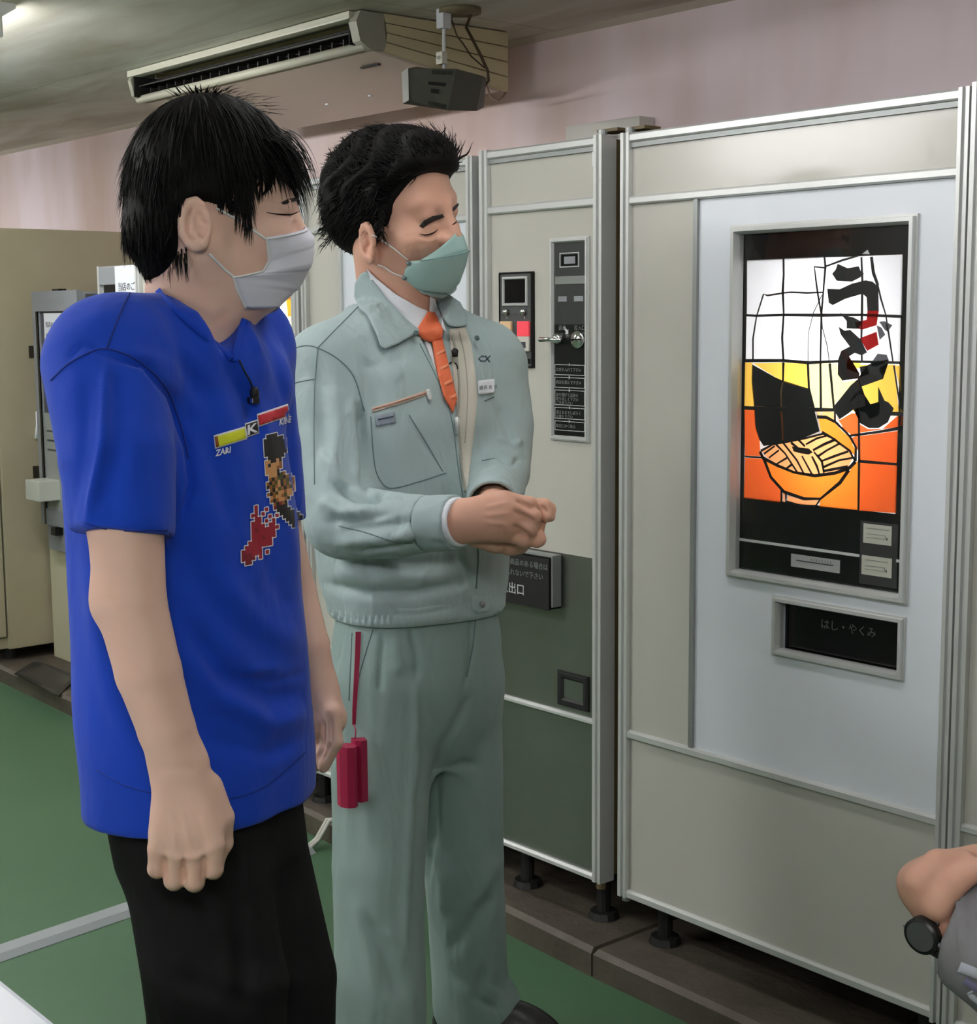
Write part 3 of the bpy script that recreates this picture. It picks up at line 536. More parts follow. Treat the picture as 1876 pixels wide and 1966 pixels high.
def snack_machine():
    x0, x1, z0, z1 = -4.17, -3.29, .165, 1.70
    t = thing('snack_vending_machine', 'lit vending machine with yellow snack packs beside the blue shirt', 'vending machine', (-3.73, .35, .06), 'beige vending machines along the wall')
    wx0, wx1, wz0, wz1 = -4.02, -3.322, .95, 1.50
    b = MB().box(x0, x1, .30, .74, z0, z1).box(x0, wx0, .0, .30, z0, z1).box(wx1, x1, .012, .30, z0, z1).box(wx0, wx1, .0, .30, z0, wz0).box(wx0, wx1, 0, .30, wz1, z1)
    b.build('body', M_BEIGE, t)
    post('post', t, x1 - .026, x1 + .002, z0, z1); post('post', t, x0, x0 + .026, z0, z1)
    frame(wx0 - .012, wx1 + .006, wz0 - .012, wz1 + .012, .014, -.010, .01).build('window_frame', M_ALU, t)
    box('back_lining', mat('lining_white', srgb(240, 236, 220), .6, emit=(srgb(255, 244, 205), 1.1)), t, wx0, wx1, .285, .30, wz0, wz1)
    MS = mat('shelf_white', srgb(238, 238, 232), .4)
    for z in (1.145, 1.352): box('shelf', MS, t, wx0, wx1, .03, .285, z, z + .012)
    MB().tube([(-3.42, .02, 1.30), (-3.41, .02, 1.40), (-3.43, .02, 1.45)], .006, 8).build('display_lamp', mat('small_tube', (1, 1, 1, 1), .4, emit=((1, 1, .95, 1), 3.0)), t, True)
    cols = [srgb(238, 214, 70), srgb(240, 226, 120), srgb(236, 196, 40), srgb(232, 150, 110)]
    k = 0
    for z in (.962, 1.157, 1.364):
        for i in range(5):
            px = wx0 + .03 + i * .135; z = z + .003 if i == 0 else z; h = .105 + .012 * ((i + k) % 3); w = .118; yy = .06
            m = mat('pack_%d' % (k % 4), cols[k % 4], .3); k += 1
            # pillow pack with crimped ends
            V = []; F = []; nx, nz = 7, 7
            for s in (-1, 1):
                for a in range(nx):
                    for c in range(nz):
                        u = a / (nx - 1); v = c / (nz - 1); dep = .022 * (math.sin(math.pi * u) * math.sin(math.pi * v)) ** .45
                        V.append((px + w * u, yy + s * dep * (-1 if s < 0 else 1) * (1 if s > 0 else -1) * (1), z + h * v))
            for q in range(2):
                for a in range(nx - 1):
                    for c in range(nz - 1):
                        i0 = q * nx * nz + a * nz + c; F.append((i0, i0 + nz, i0 + nz + 1, i0 + 1) if q else (i0, i0 + 1, i0 + nz + 1, i0 + nz))
            snack = thing('snack_pack', 'yellow snack pack %s, number %s from the left' % ({0: 'on the bottom shelf', 1: 'on the middle shelf', 2: 'on the top shelf'}[round((z - .962) / .2)], ['one', 'two', 'three', 'four', 'five'][i]), 'snack', (px + w / 2, yy, z), 'snack packs in the lit machine')
            obj('pouch', V, F, m, snack, True)
            text('CURRY' if k % 2 else 'TOAST', .030, (px + .014, yy - .0235, z + .045), snack, mat('pack_print', srgb(176, 60, 50), .5), name='print')
    box('glass_pane', M_GLASS, t, wx0, wx1, .006, .009, wz0, wz1)
    box('lower_panel', M_BEIGE, t, x0 + .03, x1 - .03, -.004, .0, z0 + .02, .50)
    legs(t, (x0 + .06, x1 - .035), z0 + .01)
snack_machine()

# ================================================================== left end: big cabinet and the two money changers
def left_end():
    t = thing('steel_cabinet', 'tall plain beige cabinet seen from its side at the left end', 'cabinet', (-6.0, .4, .06))
    box('body', M_BEIGE2, t, -6.42, -5.52, .105, .79, .11, 1.705, .006)
    box('door', M_BEIGE2, t, -6.42, -5.522, .03, .098, .16, 1.70, .005); box('plinth', M_BEIGE2, t, -6.40, -5.535, .05, .14, .112, .155, .004)
    for x in (-6.36, -5.60):
        for y in (.14, .70): MB().tube([(x, y, .061), (x, y, .12)], .025, 12).build('foot', M_RUBBER, t)
    M_HINGE = mat('hinge_dark', srgb(52, 48, 36), .5)
    for (a, c) in (((55, 664), (66, 687)), ((63, 895), (77, 917))):
        p, q = onX(*a, -5.518), onX(*c, -5.518); box('catch_plate', M_HINGE, t, -5.521, -5.514, p[1], q[1], q[2], p[2], .001)
    p, q = onX(70, 790, -5.515), onX(70, 842, -5.515); MB().tube([(-5.515, p[1], p[2]), (-5.512, p[1], (p[2] + q[2]) / 2), (-5.515, q[1], q[2])], [.004, .006, .008], 8).build('cable_tie', M_PAPER, t, True)
    # changer one
    t = thing('money_changer', 'grey money changer with a white notice beside the plain cabinet', 'money changer', (-5.2, .4, .06), 'money changers')
    y = .215; X0, X1 = -5.425, -5.045
    box('pedestal', mat('pedestal_cream', srgb(204, 200, 172), .5), t, -5.500, -5.06, .275, .70, .061, .50, .004)
    bd = box('body', M_GREY, t, X0 + .01, X1, y + .02, .70, .50, 1.462, .004)
    fr = plate(X0, X1, y, y + .02, .60, 1.468, [(X0 + .045, X1 - .038, .66, 1.395)]).build('front_frame', M_GREY, t)
    box('front_panel', mat('panel_slate', srgb(86, 88, 94), .35), t, X0 + .045, X1 - .038, y + .012, y + .016, .66, 1.395)
    box('panel_gap', M_BLACK, t, X0 + .030, X0 + .045, y - .001, y + .004, .60, 1.395)
    box('lower_panel', mat('panel_pale', srgb(150, 156, 152), .4), t, X0 + .05, X1 - .05, y + .006, y + .012, .66, 1.02)
    for k in range(3): box('print_line', M_DGREY, t, X0 + .07, X1 - .12, y + .0052, y + .006, .95 - k * .035, .957 - k * .035)
    frame(X0 + .085, X1 - .055, 1.10, 1.385, .004, y + .009, y + .012).build('white_outline', M_WPRINT, t)
    box('coin_cup', mat('cup_white', srgb(196, 200, 190), .45), t, X0 + .04, X0 + .16, y - .075, y + .01, .70, .775, .004)
    box('lock_knob', M_BLACK, t, X0 + .10, X0 + .14, y - .01, y + .02, .565, .595, .003)
    box('top_key', M_BLACK, t, X0 + .115, X0 + .17, y + .03, y + .06, 1.462, 1.476)
    text('EXCHANGE', .030, (X0 + .105, y + .0105, 1.082), t, M_WPRINT)
    nt = thing('paper_notice', 'white printed notice on the lower grey money changer', 'paper', (X0 + .2, y, 1.12), 'paper notices on the money changers')
    box('sheet', M_PAPER, nt, X0 + .085, X1 - .062, y + .0065, y + .008, 1.108, 1.388)
    for k, s in enumerate(('当店のご利用以外で', '両替機の使用はお断', 'りします。')): text(s, .0225, (X0 + .097, y + .0061, 1.338 - k * .042), nt, M_INK)
    # dark side with hinge
    box('side_hinge', M_DGREY, t, X1, X1 + .012, y + .03, .66, .62, 1.455, .003); MB().tube([(X1 + .012, y + .10, .70), (X1 + .012, y + .10, 1.44)], .006, 8).build('hinge_rod', M_GREY, t, True)
    # changer two
    t = thing('money_changer', 'darker money changer behind the shoulder of the blue shirt', 'money changer', (-4.6, .4, .06), 'money changers')
    y = .20; X0, X1 = -4.845, -4.36
    box('pedestal', mat('pedestal_cream', srgb(204, 200, 172), .5), t, X0, X1, .25, .70, .061, .55, .004)
    box('body', M_GREY, t, X0, X1, y + .012, .70, .55, 1.543, .004)
    box('top_band', M_GREY, t, X0 + .012, X1, y, y + .012, 1.480, 1.540, .002); box('side_strip', M_ALU, t, X0, X0 + .012, y - .002, y + .012, .60, 1.543)
    box('front_panel', M_BLACK, t, X0 + .035, X1 - .01, y + .004, y + .012, .62, 1.480)
    box('bill_slot', M_GREY, t, X0 + .075, X0 + .105, y, y + .004, 1.30, 1.375, .001)
    nt = thing('paper_notice', 'white printed notice on the taller black money changer', 'paper', (X0 + .3, y, 1.3), 'paper notices on the money changers')
    box('sheet', M_PAPER, nt, X0 + .135, X0 + .40, y - .004, y - .0025, 1.20, 1.540)
    for k, s in enumerate(('当店のご', '利用以外で', '両替機の', '使用はお断')): text(s, .030, (X0 + .155, y - .0045, 1.460 - k * .05), nt, M_INK)
    # black mat curling on the step
    V = []; F = []; n = 12; m = 8
    c = [onZ(*p, .066) for p in ((27, 1293), (112, 1333), (150, 1303), (66, 1268))]
    for i in range(n):
        for j in range(m):
            u, v = i / (n - 1), j / (m - 1); p = (c[0] * (1 - u) + c[1] * u) * (1 - v) + (c[3] * (1 - u) + c[2] * u) * v
            V.append((p[0], p[1], .062 + .012 * u * v * v + .018 * max(0, u - .6) * (1 - abs(v - .5) * 2) + .004 * math.sin(5 * u)))
    k = len(V); V += [(a, b, z + .003) for a, b, z in V]
    for i in range(n - 1):
        for j in range(m - 1):
            a = i * m + j; F += [(a, a + 1, a + m + 1, a + m), (k + a, k + a + m, k + a + m + 1, k + a + 1)]
    bd = [i * m for i in range(n)] + [(n - 1) * m + j for j in range(1, m)] + [i * m + m - 1 for i in range(n - 2, -1, -1)] + [j for j in range(m - 2, 0, -1)]
    for i in range(len(bd)): a, b2 = bd[i], bd[(i + 1) % len(bd)]; F.append((a, k + a, k + b2, b2))
    props(obj('floor_mat', V, F, mat('mat_black', srgb(44, 44, 46), .28), None, True), 'black curled plastic mat lying on the step by the changer', 'mat')
left_end()

# ================================================================== ceiling: air conditioner, speaker, wall box
def ceiling_things():
    M_AC = mat('ac_cream', srgb(222, 214, 178), .45, noise=(4, srgb(206, 194, 150), .9)); M_ACW = mat('ac_edge', srgb(216, 214, 196), .4)
    M_ACB = mat('ac_belly', srgb(214, 198, 184), .5)
    t = thing('air_conditioner', 'long cream air conditioner hanging under the ceiling', 'air conditioner', (-3.88, .48, CEIL - .17))
    xl, xr = -4.515, -3.262; zt = CEIL - .002
    yf = .17
    zf = 2.05; zb = 1.985
    prof = [(yf, zt), (yf + .035, zf + .006), (yf + .05, zf), (.655, zb), (.68, zb + .02), (.685, zt)]
    # side panels in horizontal strips, body, belly, outlet
    b = MB(); 
    b.prism([(yf + .11, zt), (yf + .11, zf + .01), (.665, zb + .006), (.683, zt)], 'x', xl + .03, xr - .012); b.build('casing', M_AC, t)
    box('belly_panel', M_ACB, t, xl + .02, xr - .02, 0, 0, 0, 0) if False else None
    bb = MB()
    bb.add([(xl + .02, yf + .055, zf), (xr - .012, yf + .055, zf), (xr - .012, .660, zb), (xl + .02, .660, zb), (xl + .02, yf + .055, zf + .01), (xr - .012, yf + .055, zf + .01), (xr - .012, .660, zb + .01), (xl + .02, .660, zb + .01)], BOXF)
    bb.build('belly_panel', M_ACB, t)
    # side cap built of four stacked mouldings
    def yb(v): return yf + .06 + .0 * v
    nS = 4
    for k in range(nS):
        v0, v1 = k / nS, (k + 1) / nS
        def edge(v, back): return (.684, zt + (zb - zt) * v) if back else (yf + .085 + .012 * math.sin(math.pi * v), zt + (zf - zt) * v)
        a0, a1, b0, b1 = edge(v0 + .012, 0), edge(v1 - .012, 0), edge(v0 + .012, 1), edge(v1 - .012, 1)
        for (xx0, xx1, nm) in ((xr - .012, xr, 'side_panel'), (xl + .018, xl + .03, 'side_panel')):
            MB().prism([a0, b0, b1, a1], 'x', xx0, xx1).build(nm, M_AC, t)
    # front corner blocks
    for (xx0, xx1) in ((xr - .035, xr - .001), (xl, xl + .02)):
        pts = [(yf + .085, zt - .002), (yf + .012, zt - .002), (yf - .002, zt - .03), (yf + .010, zf + .02), (yf + .04, zf + .002), (yf + .095, zf + .002)]
        MB().prism(pts, 'x', xx0, xx1).build('corner_block', mat('ac_corner', srgb(168, 168, 152), .45), t)
    box('top_rail', M_ACW, t, xl, xr - .03, yf - .004, yf + .03, zt - .020, zt, .004)
    MB().tube([(xl, yf + .035, zf + .012), (xr - .015, yf + .035, zf + .012)], .012, 10).build('bottom_rail', M_ACW, t, True)
    ox0, ox1 = xl + .03, xr - .045
    ob = MB().box(ox0, ox1, yf + .085, yf + .092, zf + .012, zt - .02).box(ox0 - .004, ox0, yf + .005, yf + .09, zf + .015, zt - .02).box(ox1, ox1 + .004, yf + .005, yf + .09, zf + .015, zt - .02)
    ob.build('air_outlet', M_DARK, t)
    MB().add([(ox0, yf + .022, zt - .050), (ox1, yf + .022, zt - .050), (ox1, yf + .06, zt - .036), (ox0, yf + .06, zt - .036), (ox0, yf + .022, zt - .047), (ox1, yf + .022, zt - .047), (ox1, yf + .06, zt - .033), (ox0, yf + .06, zt - .033)], BOXF).build('louvre', mat('louvre_dark', srgb(70, 68, 64), .5), t)
    for k in range(22): 
        x = ox0 + .03 + k * (ox1 - ox0 - .06) / 21; box('fin', mat('fin_dark', srgb(48, 46, 44), .5), t, x, x + .004, yf + .045, yf + .085, zf + .016, zt - .055)
    box('belly_slot', M_DARK, t, xr - .17, xr - .09, .30, .31, zf - .0175, zf - .013)
    for k in range(3):
        x = xr - .18 - k * .22; MB().cyl((x, .50, 2.0055), (0, 0, -1), .007, .004, 12).build('screw', M_PAPER, t)
    # ceiling speaker on a rod
    t = thing('ceiling_speaker', 'small dark grey box speaker hanging from a ceiling rod', 'speaker', (-3.10, .28, 1.95))
    c = onZ(856, 0, CEIL); zr = 3.86
    M_SPK = mat('speaker_grey', srgb(84, 86, 76), .55); M_SPKT = mat('speaker_edge', srgb(150, 152, 146), .5)
    top = [at(771, 140, zr - .02), at(784, 131, zr - .035), at(876, 132, zr), at(928, 146, zr + .085), at(934, 150, zr + .17), at(800, 128, zr + .16)]
    bot = [at(774, 199, zr - .02), at(785, 193, zr - .035), at(860, 212, zr), at(915, 213, zr + .085), at(929, 206, zr + .17), at(800, 185, zr + .16)]
    zt_ = np.mean([p[2] for p in top]); V = top + bot; n = 6
    F = [tuple(range(n)), tuple(range(n, 2 * n))[::-1]] + [(i, n + i, n + (i + 1) % n, (i + 1) % n) for i in range(n)]
    obj('cabinet', V, F, M_SPK, t)
    e0, e1 = cdir(0, 0, -1) * .002, 0
    obj('grille_rim', [top[0] + e0, top[1] + e0, bot[1] + e0, bot[0] + e0, top[0] + e0 * 2, top[1] + e0 * 2, bot[1] + e0 * 2, bot[0] + e0 * 2], BOXF, M_SPKT, t)
    def face(u, v, off=.0015):
        a = top[1] + (top[2] - top[1]) * u; b_ = bot[1] + (bot[2] - bot[1]) * u; p = a + (b_ - a) * v
        nrm = np.cross(top[2] - top[1], bot[1] - top[1]); nrm /= np.linalg.norm(nrm)
        if nrm.dot(CAM - p) < 0: nrm = -nrm
        return p + nrm * off
    for row in (.10, .93):
        for k in range(12):
            u = .50 + k * .038; P = [face(u, row - .05), face(u + .012, row - .05), face(u + .012, row + .05), face(u, row + .05)]; Q = [face(u, row - .05, .0), face(u + .012, row - .05, .0), face(u + .012, row + .05, .0), face(u, row + .05, .0)]
            obj('vent_slit', Q + P, BOXF, M_DARK, t)
    for (u0, u1, v0, v1, nm) in ((.44, .84, .36, .44, 'name_plate'), (.52, .70, .54, .65, 'badge')):
        P = [face(u0, v0, .002), face(u1, v0, .002), face(u1, v1, .002), face(u0, v1, .002)]; Q = [face(u0, v0, 0), face(u1, v0, 0), face(u1, v1, 0), face(u0, v1, 0)]; obj(nm, Q + P, BOXF, M_DARK, t)
    hi = face(.72, -.15, 0); rodb = at(853, 122, zr + .05); rodt = np.array([rodb[0], rodb[1], CEIL])
    MB().tube([at(853, 133, zr + .05), rodt], .0045, 10).build('rod', M_PAPER, t, True)
    ctr = at(851, 112, zr + .05); box('clamp', mat('clamp_white', srgb(214, 212, 196), .5), t, ctr[0] - .013, ctr[0] + .013, ctr[1] - .014, ctr[1] + .004, ctr[2] - .016, ctr[2] + .016, .003)
    MB().cyl(ctr + np.array([.0, -.014, 0]), (.3, -1, 0), .005, .004, 10).build('clamp_screw', M_CHROME, t)
    box('rod_socket', M_PAPER, t, rodt[0] - .014, rodt[0] + .014, rodt[1] - .014, rodt[1] + .014, CEIL - .05, CEIL, .003)
    MB().cyl((rodt[0] + .03, rodt[1] + .03, CEIL), (0, 0, -1), .055, .012, 24).build('ceiling_plate', mat('plate_olive', srgb(120, 110, 84), .5), t, True)
    M_CABLE = mat('cable_brown', srgb(72, 58, 36), .5)
    pts = [np.array([rodt[0] + .06, rodt[1] + .05, CEIL]), at(895, 52, zr + .12), at(920, 100, zr + .14), at(936, 135, zr + .17), at(938, 155, zr + .18), at(928, 168, zr + .17)]
    MB().tube(pts, .0042, 8).build('cable', M_CABLE, t, True)
    MB().tube([np.array([rodt[0] + .04, rodt[1] + .03, CEIL]), at(866, 36, zr + .12), at(878, 70, zr + .12), at(890, 85, zr + .12), at(905, 108, zr + .14), at(930, 130, zr + .16)], .0022, 6).build('thin_wire', M_CABLE, t, True)
    MB().tube([at(935, 165, zr + .25), at(942, 186, zr + .35), at(955, 194, zr + .4), at(966, 186, zr + .45), at(972, 176, zr + .48)], .0026, 6).build('loop_wire', mat('wire_pink', srgb(176, 150, 140), .6), t, True)
    # white duct box on the wall above the machines
    p, q = onY(1085, 243, .74), onY(1227, 221, .74)
    t = thing('wall_box', 'white duct box on the pink wall above the machines', 'wall box', ((p[0] + q[0]) / 2, .77, 1.70))
    box('cover', mat('box_white', srgb(214, 212, 204), .5), t, p[0], q[0], .742, .798, 1.66, q[2], .006)
    V = []; a0, a1 = p[0] + .10, p[0] + .20
    MB().tube([(p[0] + .08, .738, 1.74), (p[0] + .12, .737, 1.80), (p[0] + .17, .737, 1.83), (p[0] + .20, .738, 1.835)], .006, 8).build('moulding', M_PAPER, t, True)
ceiling_things()

# ================================================================== floor strip, cables
def floor_things():
    t = thing('cable_cover', 'grey plastic cable cover crossing the green floor', 'cable cover', (-3.12, -.8, 0))
    a, b_ = np.array([-3.068, -.955]), np.array([-3.168, -.105]); d = (b_ - a) / np.linalg.norm(b_ - a); s = np.array([d[1], -d[0]])
    M_CC = mat('cover_grey', srgb(150, 156, 158), .5)
    segs = [(-3.0, -1.20), (-1.198, 0.42), (.422, .857)]
    for l0, l1 in segs:
        p0, p1 = a + d * l0, a + d * l1; V = []
        for p in (p0, p1):
            for w, z in ((-.038, .001), (-.022, .013), (.022, .013), (.038, .001)): V.append((p[0] + s[0] * w, p[1] + s[1] * w, z))
        obj('cover_length', V, [(0, 1, 2, 3), (7, 6, 5, 4), (0, 4, 5, 1), (1, 5, 6, 2), (2, 6, 7, 3), (3, 7, 4, 0)], M_CC, t)
    c = thing('power_cable', 'pair of white cables leaving the grey cable cover', 'cable', (-3.17, .0, 0))
    for k in range(2):
        o = .012 * k
        MB().tube([(-3.168 + o, -.10, .010), (-3.165 + o, -.075, .025), (-3.16 + o, -.045, .07), (-3.145 + o, .0, .068), (-3.10 + o, .06, .068), (-3.05, .2 + o, .068)], .0055, 8).build('cord', mat('cable_white', srgb(196, 196, 186), .5), c, True)
floor_things()
# ================================================================== organic surfaces: blended fields meshed with surface nets
def nrm(v): v = np.asarray(v, float); return v / (np.linalg.norm(v) + 1e-12)
class Field:
    def __init__(s): s.p = []
    def _add(s, op, k, fn, c, r): s.p.append((op, k, fn, np.asarray(c, float), r)); return s
    def cone(s, a, b, ra, rb, k=.02, op='+', flat=None, cut=None):
        """round cone a->b; flat=(axis, factor): thinner along axis"""
        a = np.asarray(a, float); b = np.asarray(b, float); ba = b - a; L2 = max(ba.dot(ba), 1e-12)
        if flat is not None: n = nrm(flat[0]); fs = 1 / flat[1] - 1
        def fn(P):
            pa = P - a; t = np.clip(pa @ ba / L2, 0, 1); q = pa - t[:, None] * ba
            if flat is not None: q = q + (q @ n)[:, None] * n * fs
            d = np.sqrt((q * q).sum(1)) - (ra + (rb - ra) * t)
            if flat is not None: d = d * flat[1] ** .5
            return d if cut is None else np.maximum(d, (P - cut[0]) @ cut[1])
        return s._add(op, k, fn, (a + b) / 2, np.sqrt(L2) / 2 + max(ra, rb))
    def chain(s, pts, rs, k=.012, op='+', flat=None, cut=None):
        """tapering limb through several joints, one primitive"""
        P_ = [np.asarray(p, float) for p in pts]; n = len(P_) - 1
        def fn(P):
            d = np.full(len(P), 1e3)
            for i in range(n):
                ba = P_[i + 1] - P_[i]; pa = P - P_[i]; t = np.clip(pa @ ba / max(ba @ ba, 1e-12), 0, 1); q = pa - t[:, None] * ba; e = np.sqrt((q * q).sum(1)) - (rs[i] + (rs[i + 1] - rs[i]) * t)
                kk = .004; h = np.maximum(kk - np.abs(d - e), 0) / kk; d = np.minimum(d, e) - h * h * kk * .25
            return d if cut is None else np.maximum(d, (P - cut[0]) @ cut[1])
        A = np.array(P_); c = (A.min(0) + A.max(0)) / 2; return s._add(op, k, fn, c, np.sqrt(((A - c) ** 2).sum(1)).max() + max(rs))
    def ell(s, c, ax, r, k=.02, op='+'):
        c = np.asarray(c, float); A = np.asarray(ax, float); r = np.asarray(r, float)
        def fn(P):
            q = (P - c) @ A.T; k0 = np.sqrt(((q / r) ** 2).sum(1)); k1 = np.sqrt(((q / (r * r)) ** 2).sum(1)) + 1e-9
            return k0 * (k0 - 1) / k1
        return s._add(op, k, fn, c, r.max())
    def loft(s, rows, axR, axF, k=.02, n=2.4, op='+'):
        """rows = [(centre, a, b)] from top to bottom; superellipse sections a along axR, b along axF"""
        rows = sorted(rows, key=lambda r: r[0][2]); Z = np.array([r[0][2] for r in rows]); C = np.array([r[0] for r in rows]); A = np.array([r[1] for r in rows]); B = np.array([r[2] for r in rows])
        axR = nrm([axR[0], axR[1], 0]); axF = nrm([axF[0], axF[1], 0]); zs = np.linspace(Z[0], Z[-1], 120)
        def sm(v):
            u = np.interp(zs, Z, v); ker = np.hanning(15); ker /= ker.sum(); return np.convolve(np.pad(u, 7, mode='edge'), ker, mode='valid')
        cx, cy, aa, bb = sm(C[:, 0]), sm(C[:, 1]), sm(A), sm(B)
        def fn(P):
            z = P[:, 2]; zc = np.clip(z, Z[0], Z[-1]); x0 = np.interp(zc, zs, cx); y0 = np.interp(zc, zs, cy); a = np.interp(zc, zs, aa); b = np.interp(zc, zs, bb)
            dx = P[:, 0] - x0; dy = P[:, 1] - y0; u = np.abs(dx * axR[0] + dy * axR[1]) / a; v = np.abs(dx * axF[0] + dy * axF[1]) / b
            g = (u ** n + v ** n) ** (1 / n); d = (g - 1) * np.minimum(a, b)
            return np.maximum(d, np.maximum(z - Z[-1], Z[0] - z))
        c = C.mean(0); return s._add(op, k, fn, c, (Z[-1] - Z[0]) / 2 + max(A.max(), B.max()) + .15)
    def plane(s, p, n, op='-', k=.003):
        """cut away everything on the side the normal points to"""
        p = np.asarray(p, float); n = nrm(n)
        return s._add(op, k, lambda P: -((P - p) @ n), p, 50.0)
    def half(s, p, n, c, r, k=.003):
        """like plane, but only within radius r of c"""
        p = np.asarray(p, float); n = nrm(n); c = np.asarray(c, float)
        return s._add('-', k, lambda P: np.maximum(-((P - p) @ n), np.sqrt(((P - c) ** 2).sum(1)) - r), c, r)
    def eval(s, P, c=None, rad=None):
        d = np.full(len(P), 1e3)
        for op, k, fn, pc, pr in s.p:
            if c is not None and np.linalg.norm(c - pc) - pr - rad > k + .01: continue
            e = fn(P)
            if op == '+': h = np.maximum(k - np.abs(d - e), 0) / k; d = np.minimum(d, e) - h * h * k * .25
            else: e = -e; h = np.maximum(k - np.abs(d - e), 0) / k; d = np.maximum(d, e) + h * h * k * .25
        return d

CORN = np.array([(i, j, k) for i in (0, 1) for j in (0, 1) for k in (0, 1)])
EDG = [(a, b) for a in range(8) for b in range(a + 1, 8) if np.abs(CORN[a] - CORN[b]).sum() == 1]
def mesh_field(F, lo, hi, h):
    B = 16; bs = B * h; lo = np.asarray(lo, float); nb = np.ceil((np.asarray(hi) - lo) / bs).astype(int); N = nb * B + 2
    g = np.stack(np.meshgrid(*[np.arange(n) for n in nb], indexing='ij'), -1).reshape(-1, 3)
    cen = lo + (g + .5) * bs; rad = bs * .87; d = np.concatenate([F.eval(cen[i:i + 20000]) for i in range(0, len(cen), 20000)])
    keep = g[np.abs(d) < rad * 1.5]; loc = np.stack(np.meshgrid(*[np.arange(B + 1)] * 3, indexing='ij'), -1).reshape(-1, 3)
    cid, cpos, quads = [], [], []
    def gid(c): return c[:, 0] + N[0] * (c[:, 1] + N[1] * c[:, 2].astype(np.int64))
    for b in keep:
        base = b * B; P = lo + (base + loc) * h; val = F.eval(P, lo + (b + .5) * bs, rad)
        if val.min() >= 0 or val.max() < 0: continue
        v = val.reshape(B + 1, B + 1, B + 1)
        cv = np.stack([v[i:B + i, j:B + j, k:B + k] for i, j, k in CORN], -1); ins = cv < 0; act = ins.any(-1) & ~ins.all(-1); ci = np.argwhere(act); cvv = cv[act]
        acc = np.zeros((len(ci), 3)); cnt = np.zeros(len(ci))
        for a, e in EDG:
            va, ve = cvv[:, a], cvv[:, e]; m = (va < 0) != (ve < 0); t = np.where(m, va / np.where(m, va - ve, 1), 0)
            acc += np.where(m[:, None], CORN[a] + t[:, None] * (CORN[e] - CORN[a]), 0); cnt += m
        cpos.append(lo + (base + ci + acc / cnt[:, None]) * h); cid.append(gid(base + ci))
        for ax in range(3):
            sl = [slice(0, B)] * 3; s2 = list(sl); s2[ax] = slice(1, B + 1); v0, v1 = v[tuple(sl)] < 0, v[tuple(s2)] < 0
            e = np.argwhere(v0 != v1)
            if not len(e): continue
            fl = v0[tuple(e.T)]; o1, o2 = np.zeros(3, int), np.zeros(3, int); o1[(ax + 1) % 3] = 1; o2[(ax + 2) % 3] = 1; E = base + e
            q = np.stack([gid(E), gid(E - o1), gid(E - o1 - o2), gid(E - o2)], 1); q[~fl] = q[~fl][:, ::-1]; quads.append(q)
    cid = np.concatenate(cid); cpos = np.concatenate(cpos); o = np.argsort(cid); cid, V = cid[o], cpos[o]; Q = np.concatenate(quads)
    ix = np.searchsorted(cid, Q); ix = np.clip(ix, 0, len(cid) - 1); ok = (cid[ix] == Q).all(1)
    return V, ix[ok]
def normals(V, F):
    n = np.cross(V[F[:, 2]] - V[F[:, 0]], V[F[:, 3 if F.shape[1] > 3 else 1]] - V[F[:, 1 if F.shape[1] > 3 else 0]]); N = np.zeros_like(V)
    for i in range(F.shape[1]): np.add.at(N, F[:, i], n)
    return N / (np.linalg.norm(N, axis=1)[:, None] + 1e-12)
def smooth(V, F, it=2, lam=.5):
    E = np.concatenate([F[:, [i, (i + 1) % F.shape[1]]] for i in range(F.shape[1])]); cnt = np.bincount(E.ravel(), minlength=len(V)).astype(float)
    for _ in range(it):
        A = np.zeros_like(V)
        for i in range(3): A[:, i] = np.bincount(E[:, 0], V[E[:, 1], i], len(V)) + np.bincount(E[:, 1], V[E[:, 0], i], len(V))
        V = V + lam * (A / cnt[:, None] - V)
    return V
def seg_dist(p, a, b):
    ab = b - a; t = np.clip(((p - a) @ ab) / (ab @ ab + 1e-9), 0, 1); q = p - a - t[:, None] * ab; return np.sqrt((q * q).sum(1)), t
def sculpt(V, F, strokes):
    """press folds and creases into a cloth surface: (polyline, half width px, height m) laid on its visible side"""
    N = normals(V, F); pj = proj(V); vis = np.clip((N * (CAM - V)).sum(1) / np.linalg.norm(CAM - V, axis=1) * 2.5 + .15, 0, 1); D = np.zeros(len(V)); xy = pj[:, :2]
    for pts, w, amp in strokes:
        pts = np.asarray(pts, float); m = (xy[:, 0] > pts[:, 0].min() - 3 * w) & (xy[:, 0] < pts[:, 0].max() + 3 * w) & (xy[:, 1] > pts[:, 1].min() - 3 * w) & (xy[:, 1] < pts[:, 1].max() + 3 * w)
        if not m.any(): continue
        q = xy[m]; best = np.full(len(q), 1e9); tt = np.zeros(len(q)); n = len(pts) - 1
        for i in range(n):
            d, t = seg_dist(q, pts[i], pts[i + 1]); u = d < best; best[u] = d[u]; tt[u] = (i + t[u]) / n
        taper = np.clip(np.minimum(tt, 1 - tt) * 5 + .15, 0, 1); D[m] += amp * taper * np.exp(-(best / w) ** 2)
    return V + N * (D * vis)[:, None]
def inpoly(xy, poly):
    poly = np.asarray(poly, float); ins = np.zeros(len(xy), bool); j = len(poly) - 1
    for i in range(len(poly)):
        a, b = poly[i], poly[j]; c = (a[1] > xy[:, 1]) != (b[1] > xy[:, 1]); x = (b[0] - a[0]) * (xy[:, 1] - a[1]) / (b[1] - a[1] + 1e-12) + a[0]; ins ^= c & (xy[:, 0] < x); j = i
    return ins
